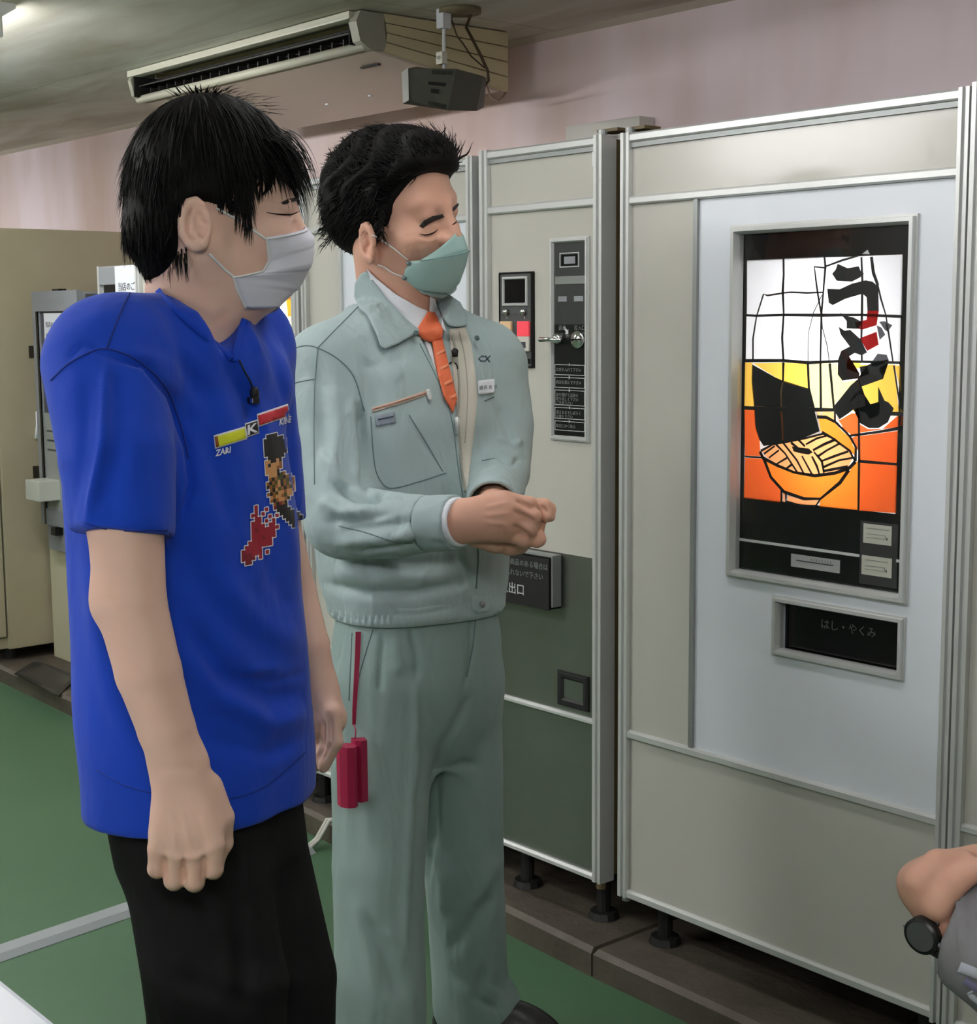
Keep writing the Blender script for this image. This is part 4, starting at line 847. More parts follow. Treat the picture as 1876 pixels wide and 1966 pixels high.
def press(V, F, poly, depth, feather=5):
    """sink the opening of a garment below its edges"""
    N = normals(V, F); xy = proj(V)[:, :2]; m = inpoly(xy, poly) & ((N * (CAM - V)).sum(1) > 0); P = np.asarray(poly, float); best = np.full(m.sum(), 1e9); q = xy[m]
    for i in range(len(P)): d, _ = seg_dist(q, P[i], P[(i + 1) % len(P)]); best = np.minimum(best, d)
    W = V.copy(); W[m] -= N[m] * (depth * np.clip(best / feather, 0, 1))[:, None]; return W
def wobble(V, F, amp, freq, seed=0):
    """slight unevenness of cloth"""
    r = np.random.default_rng(seed); N = normals(V, F); D = np.zeros(len(V))
    for i in range(6):
        k = r.normal(size=3) * freq * (1 + .5 * i); D += np.sin(V @ k + r.uniform(0, 6.3)) / (1 + .4 * i)
    return V + N * (D * amp)[:, None]

# ---- details laid on a finished surface
def bvh_of(*meshes):
    V = []; F = []; n = 0
    for v, f in meshes: V += v.tolist(); F += (f + n).tolist(); n += len(v)
    return BVHTree.FromPolygons(V, F)
def cast(bvh, px, py):
    d = nrm(at(px, py, 1.0) - CAM); h = bvh.ray_cast(Vector(CAM), Vector(d))
    return None if h[0] is None else (np.array(h[0]), np.array(h[1]), h[3])
def resample(pts, step):
    pts = [np.asarray(p, float) for p in pts]; out = [pts[0]]
    for i in range(len(pts) - 1):
        n = max(1, int(np.linalg.norm(pts[i + 1] - pts[i]) / step)); out += [pts[i] + (pts[i + 1] - pts[i]) * (k / n) for k in range(1, n + 1)]
    return out
def spline(pts, n=6):
    P = [np.asarray(p, float) for p in pts]; P = [2 * P[0] - P[1]] + P + [2 * P[-1] - P[-2]]; out = []
    for i in range(1, len(P) - 2):
        for k in range(n):
            t = k / n; out.append(.5 * (2 * P[i] + (P[i + 1] - P[i - 1]) * t + (2 * P[i - 1] - 5 * P[i] + 4 * P[i + 1] - P[i + 2]) * t * t + (3 * P[i] - P[i - 1] - 3 * P[i + 1] + P[i + 2]) * t ** 3))
    return out + [P[-2]]
def seam(name, pts, bvh, r, material, parent, off=0.0, taper=False, step=6):
    q = []
    for p in resample(spline(pts), step):
        h = cast(bvh, *p)
        if h: q.append(h[0] + h[1] * off)
    if len(q) < 2: return None
    R = [r * (1 - .75 * abs(2 * i / (len(q) - 1) - 1) ** 2) for i in range(len(q))] if taper else r
    return MB().tube(q, R, 6).build(name, material, parent, True)
def tri2d(poly, step):
    bm = bmesh.new(); vs = [bm.verts.new((p[0], p[1], 0)) for p in poly]; bm.faces.new(vs); bmesh.ops.triangulate(bm, faces=bm.faces[:])
    for _ in range(7):
        e = [x for x in bm.edges if x.calc_length() > step]
        if not e: break
        bmesh.ops.subdivide_edges(bm, edges=e, cuts=1); bmesh.ops.triangulate(bm, faces=[f for f in bm.faces if len(f.verts) > 3])
    bm.verts.index_update(); V = np.array([v.co[:2] for v in bm.verts]); F = [[v.index for v in f.verts] for f in bm.faces]
    E = [(e.verts[0].index, e.verts[1].index) for e in bm.edges]; BE = [(l.vert.index, l.link_loop_next.vert.index) for e in bm.edges if e.is_boundary for l in e.link_loops]; bm.free()
    return V, F, E, BE
def depths(V, E, bvh, sm=0, zfill=None):
    z = np.full(len(V), np.nan)
    for i, p in enumerate(V):
        h = cast(bvh, *p)
        if h: z[i] = proj(h[0])[2]
    if zfill is not None: z = np.where(np.isnan(z), zfill, z)
    E = np.array(E)
    for _ in range(30):
        bad = np.isnan(z)
        if not bad.any(): break
        s = np.zeros(len(z)); c = np.zeros(len(z)); g = np.where(bad, 0, z); ok = (~bad).astype(float)
        for a, b in ((0, 1), (1, 0)): np.add.at(s, E[:, a], g[E[:, b]]); np.add.at(c, E[:, a], ok[E[:, b]])
        f = bad & (c > 0); z[f] = s[f] / c[f]
    for _ in range(sm):
        s = np.zeros(len(z)); c = np.zeros(len(z))
        for a, b in ((0, 1), (1, 0)): np.add.at(s, E[:, a], z[E[:, b]]); np.add.at(c, E[:, a], 1)
        z = .4 * z + .6 * s / np.maximum(c, 1)
    return z
def patch(name, poly, bvh, off, thick, material, parent, step=9, sm=2, sp=False, zfill=None, bulge=0.0):
    """a piece of cloth, plate or print laid on the surface behind it"""
    if sp: poly = spline(list(poly) + [poly[0]], 4)[:-1]
    if sum(poly[i][0] * poly[(i + 1) % len(poly)][1] - poly[(i + 1) % len(poly)][0] * poly[i][1] for i in range(len(poly))) < 0: poly = poly[::-1]
    V, F, E, BE = tri2d(poly, step); z = depths(V, E, bvh, sm, zfill) - off
    if bulge:
        bd = np.array([V[a] for a, b in BE]); dm = np.sqrt(((V[:, None] - bd[None]) ** 2).sum(-1)).min(1); z = z - bulge * np.sqrt(np.clip(dm / (dm.max() + 1e-9), 0, 1))
    A = np.array([at(p[0], p[1], q) for p, q in zip(V, z)]); B = np.array([at(p[0], p[1], q + thick) for p, q in zip(V, z)]); n = len(A)
    FF = [tuple(f[::-1]) for f in F] + [tuple(i + n for i in f) for f in F] + [(a, b, n + b, n + a) for a, b in BE]
    return obj(name, np.concatenate([A, B]), FF, material, parent, True)
def strip(name, pts, w, bvh, off, thick, material, parent, step=8, sm=4):
    """flat tape of half width w pixels following a line on the surface"""
    q = spline(pts, 5); L, R = [], []
    for i in range(len(q)):
        d = q[min(i + 1, len(q) - 1)] - q[max(i - 1, 0)]; d = d / (np.linalg.norm(d) + 1e-9); n = np.array([-d[1], d[0]]) * w; L.append(tuple(q[i] + n)); R.append(tuple(q[i] - n))
    return patch(name, L + R[::-1], bvh, off, thick, material, parent, step, sm)
def decal_text(body, o, xv, yv, bvh, material, parent, off=.0012, name='lettering', bold=0.0):
    c = bpy.data.curves.new('txt', 'FONT'); c.body = body; c.size = 1.0; c.offset = bold; c.resolution_u = 1
    t = bpy.data.objects.new('txt', c); COL.objects.link(t); dg = bpy.context.evaluated_depsgraph_get(); me = t.evaluated_get(dg).to_mesh()
    P = [np.array(o) + np.array(xv) * v.co.x + np.array(yv) * v.co.y for v in me.vertices]; F = [tuple(p.vertices) for p in me.polygons]
    t.evaluated_get(dg).to_mesh_clear(); bpy.data.objects.remove(t); bpy.data.curves.remove(c); V = []; zl = None
    for p in P:
        h = cast(bvh, *p); z = proj(h[0])[2] if h else zl; zl = z if z else zl
        V.append(at(p[0], p[1], (z or 2.0) - off))
    return obj(name, V, F, material, parent)

class Head:
    def __init__(s, px, py, z, F, U):
        s.c = at(px, py, z); s.z = z; s.F = cdir(*F); u = cdir(*U); s.U = nrm(u - s.F * u.dot(s.F)); s.S = np.cross(s.F, s.U)   # S: the person's right
        s.ax = np.stack([s.F, s.S, s.U])
    def p(s, f, r, u): return s.c + s.F * f + s.S * r + s.U * u            # metres forward, right, up
    def px(s, x, y, r):
        """point seen at pixel x,y lying r metres to the right of the head's middle plane"""
        d = at(x, y, 1.0) - CAM; t = (r - (CAM - s.c).dot(s.S)) / d.dot(s.S); return CAM + d * t

def face_field(B, H, sc=1.0, chin=-.118, ear=(-.012, -.020), top=.098):
    def q(f, r, u): return H.p(f * sc, r * sc, u * sc)
    B.ell(q(-.012, 0, .030), H.ax, np.array([.098, .077, top]) * sc, .02)
    B.ell(q(.030, 0, -.050), H.ax, np.array([.066, .062, .080]) * sc, .03)
    B.ell(q(.052, 0, chin + .022), H.ax, np.array([.034, .030, .026]) * sc, .03)
    for s in (1, -1):
        B.cone(q(-.010, s * .052, -.062), q(.048, s * .022, chin + .026), .020 * sc, .016 * sc, .03)          # jaw
        B.ell(q(.058, s * .040, -.034), H.ax, np.array([.026, .026, .022]) * sc, .025)                          # cheekbone
        B.ell(q(.090, s * .031, .004), H.ax, np.array([.012, .017, .010]) * sc, .010, '-')                      # eye socket
        B.ell(q(.073, s * .031, .000), H.ax, np.array([.0145, .0165, .0125]) * sc, .006)                         # eyelid over the ball
        B.cone(q(.070, s * .044, .020), q(.080, s * .012, .017), .006 * sc, .006 * sc, .026)                     # brow ridge
        # ear
        E = q(ear[0], s * .0755, ear[1]); eo = nrm(H.S * s - H.F * .35); eu = nrm(H.U + H.F * -.18); ef = np.cross(eo, eu)
        B.ell(E + eo * .006, np.stack([eo, eu, ef]), np.array([.008, .032, .019]) * sc, .006)
        B.ell(E + eo * .014 - eu * .002, np.stack([eo, eu, ef]), np.array([.010, .021, .0115]) * sc, .005, '-')
        B.ell(E + eo * .008 - eu * .025, np.stack([eo, eu, ef]), np.array([.007, .010, .010]) * sc, .006)
        B.chain([E + eo * .008 + ef * (.017 * math.cos(a)) + eu * (.029 * math.sin(a)) for a in np.linspace(-1.9, 2.3, 9)], [.0046] * 9, .003); B.chain([E + eo * .006 + ef * (.009 * math.cos(a)) + eu * (.006 + .016 * math.sin(a)) for a in np.linspace(-.9, 2.2, 6)], [.0028] * 6, .003)
    B.cone(q(.086, 0, .010), q(.108, 0, -.030), .009 * sc, .012 * sc, .016)                                     # nose
    for s in (1, -1): B.ell(q(.098, s * .012, -.036), H.ax, np.array([.012, .010, .009]) * sc, .01)
    B.cone(q(.074, .018, -.066), q(.074, -.018, -.066), .009 * sc, .009 * sc, .012)                             # lips

def hair_strands(starts, dirs, lens, wid, jitter, H, rad, lift=.004, seg=7, grav=.55, curl=0.0, seed=1, push=None):
    """tapered three-sided locks that leave the scalp, lean over and hang; rad(p) pushes them clear of the head"""
    r = np.random.default_rng(seed); n = len(starts); V = np.zeros((n, seg + 1, 3, 3)); P = starts.copy(); D = dirs.copy(); ph = r.uniform(0, 6.28, n); W = wid * r.uniform(.6, 1.3, n)
    for i in range(seg + 1):
        side = np.cross(D, P - H.c); side /= np.linalg.norm(side, axis=1)[:, None] + 1e-9; up = np.cross(side, D)
        w = W * (1 - (i / seg) ** 1.6) * (1 if i else .8) + .00012
        for j, (a, b) in enumerate(((-1, 0), (1, 0), (0, .45))): V[:, i, j] = P + side * (a * w)[:, None] + up * (b * w)[:, None]
        D = D + np.array([0, 0, -grav / seg]) + side * (curl * np.sin(ph + i * 1.1) / seg)[:, None] + r.normal(size=D.shape) * jitter / seg; D /= np.linalg.norm(D, axis=1)[:, None]
        P = P + D * (lens / seg)[:, None]
        if rad is not None:
            d, g = rad(P); m = d < lift; P[m] += g[m] * (lift - d[m])[:, None]
    idx = np.arange(n)[:, None, None] * (seg + 1) * 3 + np.arange(seg)[None, :, None] * 3; Fq = []
    for j in range(3):
        k = (j + 1) % 3; Fq.append(np.stack([idx[..., 0] + j, idx[..., 0] + k, idx[..., 0] + 3 + k, idx[..., 0] + 3 + j], -1).reshape(-1, 4))
    return V.reshape(-1, 3), np.concatenate(Fq)
def skull_rad(H, c, r):
    c = np.asarray(c, float); r = np.asarray(r, float)
    def f(P):
        q = (P - c) @ H.ax.T; k0 = np.sqrt(((q / r) ** 2).sum(1)); k1 = np.sqrt(((q / (r * r)) ** 2).sum(1)) + 1e-9; g = (q / (r * r)) / k1[:, None]
        return k0 * (k0 - 1) / k1, g @ H.ax
    return f
def merge(parts):
    V = []; F = []; n = 0
    for v, f in parts: V.append(v); F.append(f + n); n += len(v)
    return np.concatenate(V), np.concatenate(F)

M_SKIN1 = mat('skin_fair', srgb(236, 200, 180), .5, noise=(14, srgb(230, 186, 168), .9), sub=(.12, (.9, .35, .2), .012), spec=.35)
M_SKIN2 = mat('skin_tan', srgb(224, 176, 152), .5, noise=(14, srgb(216, 164, 142), .9), sub=(.12, (.9, .35, .2), .012), spec=.35)
M_HAIR = mat('hair_black', srgb(14, 12, 12), .62, spec=.14)
M_BLUE = mat('cotton_blue', srgb(20, 66, 186), .85, bump=(1400, .25, .0004), sheen=.12, spec=.2)
M_BLACKC = mat('trouser_black', srgb(24, 24, 25), .85, bump=(1600, .3, .0005), spec=.2)
M_WORK = mat('work_cloth', srgb(166, 184, 184), .8, bump=(1500, .22, .0004), sheen=.1, spec=.25)
M_WORKT = mat('work_trouser', srgb(138, 158, 154), .8, bump=(1500, .22, .0004), sheen=.1, spec=.25)
def wrinkles(m, scale, dist, stretch=(1, 1, .45)):
    """broad soft wrinkles under the weave"""
    nt = m.node_tree; bp = [n for n in nt.nodes if n.type == 'BUMP'][0]; g = [n for n in nt.nodes if n.type == 'NEW_GEOMETRY'][0]
    mp = nt.nodes.new('ShaderNodeMapping'); mp.inputs['Scale'].default_value = stretch; mp.inputs['Rotation'].default_value = (.3, .4, .2); nt.links.new(g.outputs['Position'], mp.inputs['Vector'])
    n = nt.nodes.new('ShaderNodeTexNoise'); n.inputs['Scale'].default_value = scale; n.inputs['Detail'].default_value = 2; n.inputs['Distortion'].default_value = 1.2; nt.links.new(mp.outputs[0], n.inputs['Vector'])
    b2 = nt.nodes.new('ShaderNodeBump'); b2.inputs['Strength'].default_value = .8; b2.inputs['Distance'].default_value = dist; nt.links.new(n.outputs['Fac'], b2.inputs['Height']); nt.links.new(b2.outputs['Normal'], bp.inputs['Normal'])
wrinkles(M_WORK, 16, .010); wrinkles(M_WORKT, 12, .011, (1, 1, .35)); wrinkles(M_BLUE, 9, .008); wrinkles(M_BLACKC, 10, .010)
M_STITCH = mat('stitch_grey', srgb(108, 128, 128), .85)
M_BSTITCH = mat('stitch_blue', srgb(14, 44, 132), .85)
M_MASKW = mat('mask_white', srgb(226, 226, 238), .8); M_MASKG = mat('mask_green', srgb(160, 192, 186), .8)
M_ELAST = mat('elastic_white', srgb(226, 226, 226), .7)
M_SHOE = mat('shoe_black', srgb(22, 22, 24), .35)

def shoe(parent, toe, heel, w=.046):
    toe = np.asarray(toe, float).copy(); heel = np.asarray(heel, float).copy(); toe[2] = heel[2] = 0; d = nrm(toe - heel); s = np.array([d[1], -d[0], 0]); L = np.linalg.norm(toe - heel)
    F_ = Field(); ax = np.stack([d, s, [0, 0, 1]])
    F_.ell(heel + d * .055 + [0, 0, .035], ax, (.062, .038, .05), .03); F_.ell(heel + d * (L - .08) + [0, 0, .03], ax, (.085, w, .038), .04); F_.ell(heel + d * (L * .5) + [0, 0, .045], ax, (.09, .038, .05), .04)
    F_.plane((0, 0, .014), (0, 0, -1)); lo = np.minimum(toe, heel) - .1; hi = np.maximum(toe, heel) + .1; hi[2] = .14; lo[2] = -.01
    v, f = mesh_field(F_, lo, hi, .006); u = fast_obj('shoe', v, f, M_SHOE, parent)
    S_ = Field(); S_.ell(heel + d * .06 + [0, 0, .008], ax, (.066, .041, .03), .03); S_.ell(heel + d * (L - .085) + [0, 0, .008], ax, (.09, w + .003, .03), .05); S_.ell(heel + d * (L * .5) + [0, 0, .008], ax, (.09, .038, .03), .04)
    S_.plane((0, 0, .016), (0, 0, 1)); S_.plane((0, 0, .001), (0, 0, -1)); v, f = mesh_field(S_, lo, hi, .006); fast_obj('sole', v, f, M_RUBBER, u)
# ================================================================== man in the blue T-shirt
M_BROW = mat('eyebrow_dark', srgb(44, 34, 32), .7)
def man_blue():
    Z = 1.98
    base = at(400, 1000, Z + .02); T = thing('person', 'person in a blue printed T-shirt and white mask, arms hanging', 'person', (base[0], base[1], 0), 'people looking at the machine')
    Fb = cdir(.85, 0, -.5); Fb[2] = 0; Fb = nrm(Fb); Rb = np.cross(Fb, [0, 0, 1])       # chest direction, right side
    H = Head(424, 402, Z + .01, (.965, .05, .22), (.03, -1, 0))
    # ---- body
    B = Field(); face_field(B, H, 1.02, -.120, (-.030, -.036))
    nb = at(372, 640, Z + .03)
    B.cone(H.p(-.035, 0, -.045), nb, .058, .066, .04)
    B.cone(H.p(.02, 0, -.11), nb + Fb * .015, .030, .040, .04)
    rsh, lsh = at(218, 695, Z - .15), at(460, 690, Z + .15)
    B.cone(nb - [0, 0, .045], rsh, .040, .036, .04); B.cone(nb - [0, 0, .045], lsh, .040, .036, .04)
    B.loft([(at(360, 665, Z + .03), .06, .045), (at(345, 740, Z + .02), .12, .075), (at(345, 900, Z), .13, .095), (at(360, 1200, Z), .13, .10), (at(380, 1450, Z), .125, .10), (at(385, 1530, Z), .12, .09)], Rb, Fb, .04)
    ra = [rsh, at(241, 1010, Z - .215), at(251, 1155, Z - .22), at(285, 1290, Z - .22), at(320, 1400, Z - .215), at(343, 1465, Z - .21)]
    B.chain(ra, [.038, .0440, .0408, .0380, .0330, .0305], .03)
    B.ell(at(208, 1150, Z - .215), H.ax, (.014, .014, .020), .03)
    # near fist
    zf = Z - .222; S4 = [(412, 1622), (376, 1640), (338, 1642), (301, 1630)]; P4 = [(409, 1668), (373, 1692), (334, 1690), (301, 1668)]
    pl = cdir(0, 0, 1)
    B.cone(at(345, 1478, zf + .010), at(357, 1590, zf + .010), .031, .043, .02, flat=(pl, .55))
    for i, ((mx, my), (qx, qy)) in enumerate(zip(S4, P4)):
        r = (.0120, .0122, .0118, .0108)[i]; k = at(mx, my, zf); pp = at(qx, qy, zf + .006)
        B.cone(at(348 + (mx - 352) * .35, 1490, zf + .006), k, .014, r - .001, .010); B.cone(k, pp, r, r - .0010, .003)
        B.cone(pp, at(qx + 1, qy + 2, zf + .030), r, r * .92, .004); B.cone(at(qx + 1, qy + 2, zf + .030), at(qx + 2, qy - 34, zf + .036), r * .92, r * .8, .004)
    B.chain([at(402, 1510, zf + .02), at(424, 1570, zf + .026), at(426, 1618, zf + .034), at(410, 1650, zf + .042)], [.016, .0155, .013, .010], .012)
    # far arm and hand
    zl = Z + .22
    B.chain([lsh, at(518, 1000, zl - .04), at(560, 1140, zl - .02), at(590, 1240, zl - .03), at(612, 1322, zl - .03)], [.05, .042, .036, .032, .026], .03)
    B.cone(at(610, 1320, zl - .03), at(624, 1378, zl - .03), .026, .032, .015, flat=(pl, .7))
    for i, (m, q_, e) in enumerate((((640, 1368), (643, 1424), (621, 1472)), ((628, 1380), (628, 1436), (608, 1468)), ((616, 1384), (614, 1440), (602, 1458)), ((606, 1388), (604, 1434), (600, 1452)))):
        zz = zl - .055 + .018 * i; B.cone(at(612, 1330, zl - .03), at(*m, zz), .015, .0125, .01); B.cone(at(*m, zz), at(*q_, zz), .0125, .0115, .005); B.cone(at(*q_, zz), at(*e, zz + .012), .0115, .009, .004)
    B.chain([at(600, 1350, zl + .0), at(598, 1420, zl - .01), at(606, 1462, zl - .02)], [.014, .012, .010], .01)
    v, f = mesh_field(B, np.minimum(base, at(100, 100, Z)) - [.5, .5, 9], [base[0] + .55, base[1] + .55, 1.75], .0029) if False else mesh_field(B, [base[0] - .42, base[1] - .42, .52], [base[0] + .42, base[1] + .42, 1.72], .0026)
    v = smooth(v, f, 1, .4); bv = (v, f)
    v = sculpt(v, f, [([(505, 408), (530, 412), (556, 412), (575, 405)], 3.0, -.0016), ([(520, 420), (548, 426), (574, 420)], 5, .0016), ([(500, 396), (540, 398), (572, 392)], 5, .0012), ([(440, 590), (420, 620)], 8, -.0015), ([(372, 398), (362, 420), (362, 445), (374, 465)], 5, -.004), ([(388, 424), (392, 440), (386, 456)], 7, -.006), ([(398, 415), (404, 440)], 4, .002), ([(382, 408), (378, 425)], 5, -.003),
                      ([(200, 1150), (240, 1162)], 7, -.0015), ([(350, 1560), (366, 1630)], 5, .0012), ([(330, 1560), (336, 1630)], 5, .0010), ([(388, 1560), (404, 1615)], 5, .0012), ([(317, 1640), (317, 1690)], 4, -.004), ([(353, 1644), (353, 1700)], 4, -.004), ([(392, 1640), (391, 1690)], 4, -.004), ([(300, 1636), (340, 1648), (376, 1646), (412, 1630)], 6, .002), ([(300, 1475), (380, 1478)], 8, -.0012), ([(634, 1372), (637, 1425), (617, 1466)], 4, -.004), ([(622, 1380), (621, 1435), (608, 1462)], 4, -.004), ([(612, 1385), (609, 1438)], 4, -.003), ([(618, 1340), (634, 1370)], 6, .001)])
    body = fast_obj('body', v, f, M_SKIN1, T); bvb = bvh_of((v, f))
    seam('eyelid_line', [(512, 408), (530, 411), (548, 412), (562, 411), (574, 406)], bvb, .0011, M_HAIR, body, .0002, True, 3)
    # eyebrow
    patch('eyebrow', [(539, 389), (555, 381), (574, 378), (575, 384), (558, 389), (545, 393)], bvb, .0012, .001, M_BROW, body, 5, 1)
    # ---- T-shirt
    S = Field()
    S.loft([(at(362, 628, Z + .02), .075, .055), (at(352, 660, Z + .02), .130, .078), (at(345, 700, Z + .02), .150, .104), (at(336, 790, Z + .01), .158, .122), (at(345, 900, Z), .158, .126), (at(358, 1050, Z), .160, .129), (at(367, 1200, Z), .162, .131), (at(376, 1350, Z), .165, .132), (at(384, 1440, Z), .165, .132), (at(388, 1520, Z), .163, .130), (at(390, 1620, Z), .162, .128)], Rb, Fb, .03, 2.25)
    S.cone(at(352, 632, Z + .01), at(220, 668, Z - .11), .050, .066, .05); S.cone(at(400, 630, Z + .03), at(462, 655, Z + .14), .048, .060, .05)
    adir = nrm(at(248, 1120, Z - .215) - at(232, 850, Z - .19)); sc_ = (at(240, 1026, Z - .21), nrm(adir + cdir(-1, 0, 0) * .14))
    S.chain([at(203, 705, Z - .13), at(226, 880, Z - .195), at(241, 1060, Z - .215)], [.078, .068, .0575], .03, cut=sc_)
    ld = nrm(at(570, 1140, Z + .21) - at(545, 860, Z + .2)); S.chain([at(468, 690, Z + .14), at(498, 860, Z + .17), at(518, 1010, Z + .18)], [.066, .058, .052], .03, cut=(at(520, 1000, Z + .2), ld))
    S.cone(at(440, 690, Z + .0), at(488, 735, Z + .06), .040, .046, .04); S.cone(at(380, 680, Z - .05), at(450, 705, Z - .01), .050, .036, .03); S.cone(at(445, 650, Z + .08), at(480, 640, Z + .12), .040, .046, .04)
    S.plane([0, 0, .735], (0, 0, -1), k=.004)
    # neck opening
    S.cone(at(385, 540, Z + .01), at(380, 606, Z + .012), .072, .056, .006, '-'); S.cone(at(398, 580, Z - .01), at(438, 652, Z - .075), .046, .016, .012, '-')
    v, f = mesh_field(S, [base[0] - .45, base[1] - .45, .70], [base[0] + .45, base[1] + .45, 1.48], .0045); v = smooth(v, f, 2, .5); v = wobble(v, f, .0010, 13, 3)
    v = sculpt(v, f, [
        ([(205, 690), (198, 850), (166, 1012)], 9, .008), ([(228, 700), (226, 850), (200, 1010)], 24, -.006), ([(170, 700), (160, 850), (140, 980)], 16, -.004),                 # sleeve crease
        ([(130, 690), (160, 660), (200, 680)], 5, -.003), ([(200, 680), (280, 700), (330, 760), (362, 860), (368, 930), (345, 1020)], 7, -.010), ([(235, 670), (320, 700), (375, 790), (392, 900)], 16, .004),
        ([(330, 640), (420, 760), (470, 900)], 22, .005), ([(345, 760), (420, 900), (450, 1010)], 20, -.005), ([(400, 640), (470, 760), (500, 850)], 14, -.004), ([(460, 690), (500, 800), (530, 900)], 14, .004), ([(500, 620), (530, 700), (550, 780)], 10, -.004), ([(470, 610), (500, 680)], 8, .004),
        ([(340, 1000), (380, 1110), (430, 1180), (520, 1260)], 26, -.006), ([(350, 1180), (420, 1290), (520, 1340), (585, 1330)], 22, -.008), ([(345, 1240), (420, 1340), (520, 1390), (595, 1370)], 22, .008), ([(330, 1330), (400, 1420), (500, 1450), (590, 1420)], 20, -.005), ([(420, 1100), (500, 1200), (580, 1240)], 24, .005), ([(500, 860), (550, 1000), (580, 1120)], 18, .004), ([(470, 960), (520, 1100), (560, 1180)], 18, -.004),
        ([(120, 800), (130, 1000), (150, 1250)], 20, -.004), ([(170, 1100), (200, 1300), (240, 1420)], 20, .004), ([(450, 1300), (530, 1310), (590, 1290)], 8, -.003), ([(470, 1290), (540, 1280)], 8, .003), ([(440, 1440), (520, 1470), (580, 1440)], 14, .003)])
    shirt = fast_obj('shirt', v, f, M_BLUE, T); bvs = bvh_of((v, f))
    # seams and rib
    seam('shoulder_seam', [(258, 545), (232, 600), (205, 670)], bvs, .0012, M_BSTITCH, shirt, .0002); seam('armhole_seam', [(98, 730), (130, 700), (170, 678), (205, 670), (260, 690), (315, 740), (345, 810), (362, 880)], bvs, .0012, M_BSTITCH, shirt, .0002)
    seam('hem_stitch', [(160, 1003), (220, 1018), (322, 1018)], bvs, .0007, M_BSTITCH, shirt, .0002); seam('hem_stitch', [(184, 1478), (260, 1515), (400, 1536), (500, 1515), (585, 1445)], bvs, .0007, M_BSTITCH, shirt, .0002)
    bnk = bvh_of((v, f), bv)
    strip('neck_rib', [(302, 556), (322, 580), (362, 618), (408, 656), (446, 689)], 6, bnk, .004, .003, M_BLUE, shirt, 8, 5); strip('neck_rib', [(449, 694), (455, 664), (463, 632), (470, 612)], 6, bnk, .004, .003, M_BLUE, shirt, 8, 5)
    # ---- printed picture: two bars, lettering, pixel figure
    MW = mat('print_white', srgb(226, 226, 232), .7); MY = mat('print_lime', srgb(214, 220, 40), .7); MR = mat('print_red', srgb(204, 44, 58), .7); MK = mat('print_black', srgb(26, 24, 26), .7)
    def lerp(a, b, t): return (a[0] + (b[0] - a[0]) * t, a[1] + (b[1] - a[1]) * t)
    def bar(p0, p1, h0, h1, m, off=.0012, nm='print_bar'): patch(nm, [p0, p1, (p1[0] + 3, p1[1] + h1), (p0[0] + 3, p0[1] + h0)], bvs, off, .0004, m, shirt, 10, 0)
    bar((410, 836), (472, 818), 26, 25, MW); bar((413, 839), (470, 822), 20, 19, MY, .0018); bar((412, 839), (418, 837), 20, 20, mat('print_brown', srgb(150, 84, 30), .7), .0024)
    bar((470, 813), (495, 805), 27, 27, MW); bar((472, 815), (494, 808), 22, 22, MK, .0018); decal_text('K', (474, 835), (30, -9), (0, -25), bvs, MW, shirt, .0026, 'print_letter', .03)
    bar((493, 795), (553, 775), 25, 24, MW); bar((495, 798), (552, 779), 19, 18, MR, .0018)
    decal_text('ZARI', (414, 876), (13.5, -3.5), (1.5, -17), bvs, MW, shirt, .0015, 'print_letter', .03); decal_text('KIBE', (536, 817), (11.5, -3.5), (1.5, -17), bvs, MW, shirt, .0015, 'print_letter', .03)
    def pixmap(rows, o, sx, sy, cols):
        """pixel rows on a skewed grid; each colour is one printed part, with a thin white stair outline"""
        W_ = max(len(r) for r in rows); G = [r.ljust(W_) for r in rows]; sx = np.array(sx); sy = np.array(sy); o = np.array(o, float)
        def quad(Vv, Ff, c4, off):
            q = []
            for p in c4:
                h = cast(bvs, *p)
                if h: q.append(at(*p, proj(h[0])[2] - off))
            if len(q) == 4: n = len(Vv); Vv += q; Ff.append((n, n + 3, n + 2, n + 1))
        for ch, m in cols.items():
            Vv = []; Ff = []
            for j, r in enumerate(G):
                for i, c in enumerate(r):
                    p0 = o + sx * i + sy * j
                    if ch == '#':
                        if c == ' ': continue
                        for di, dj, a_, b_, nn in ((-1, 0, p0, p0 + sy, -sx), (1, 0, p0 + sx, p0 + sx + sy, sx), (0, -1, p0, p0 + sx, -sy), (0, 1, p0 + sy, p0 + sx + sy, sy)):
                            if 0 <= j + dj < len(G) and 0 <= i + di < W_ and G[j + dj][i + di] != ' ': continue
                            u = (b_ - a_) * .12; quad(Vv, Ff, (a_ - u, b_ + u, b_ + u + nn * .26, a_ - u + nn * .26), .0016)
                    elif c == ch: e = (sx + sy) * .02; quad(Vv, Ff, (p0 - e, p0 + sx * 1.02, p0 + sx + sy + e, p0 + sy * 1.02), .0014)
            if Vv: obj('print_pixels', Vv, Ff, m, shirt, kind='stuff')
    MS_, MB_, MO_ = mat('print_skin', srgb(206, 150, 96), .7), mat('print_dark', srgb(34, 22, 18), .7), mat('print_tan', srgb(150, 96, 44), .7); ME_ = mat('print_maroon', srgb(128, 30, 44), .7); MG_ = mat('print_green', srgb(70, 76, 30), .7)
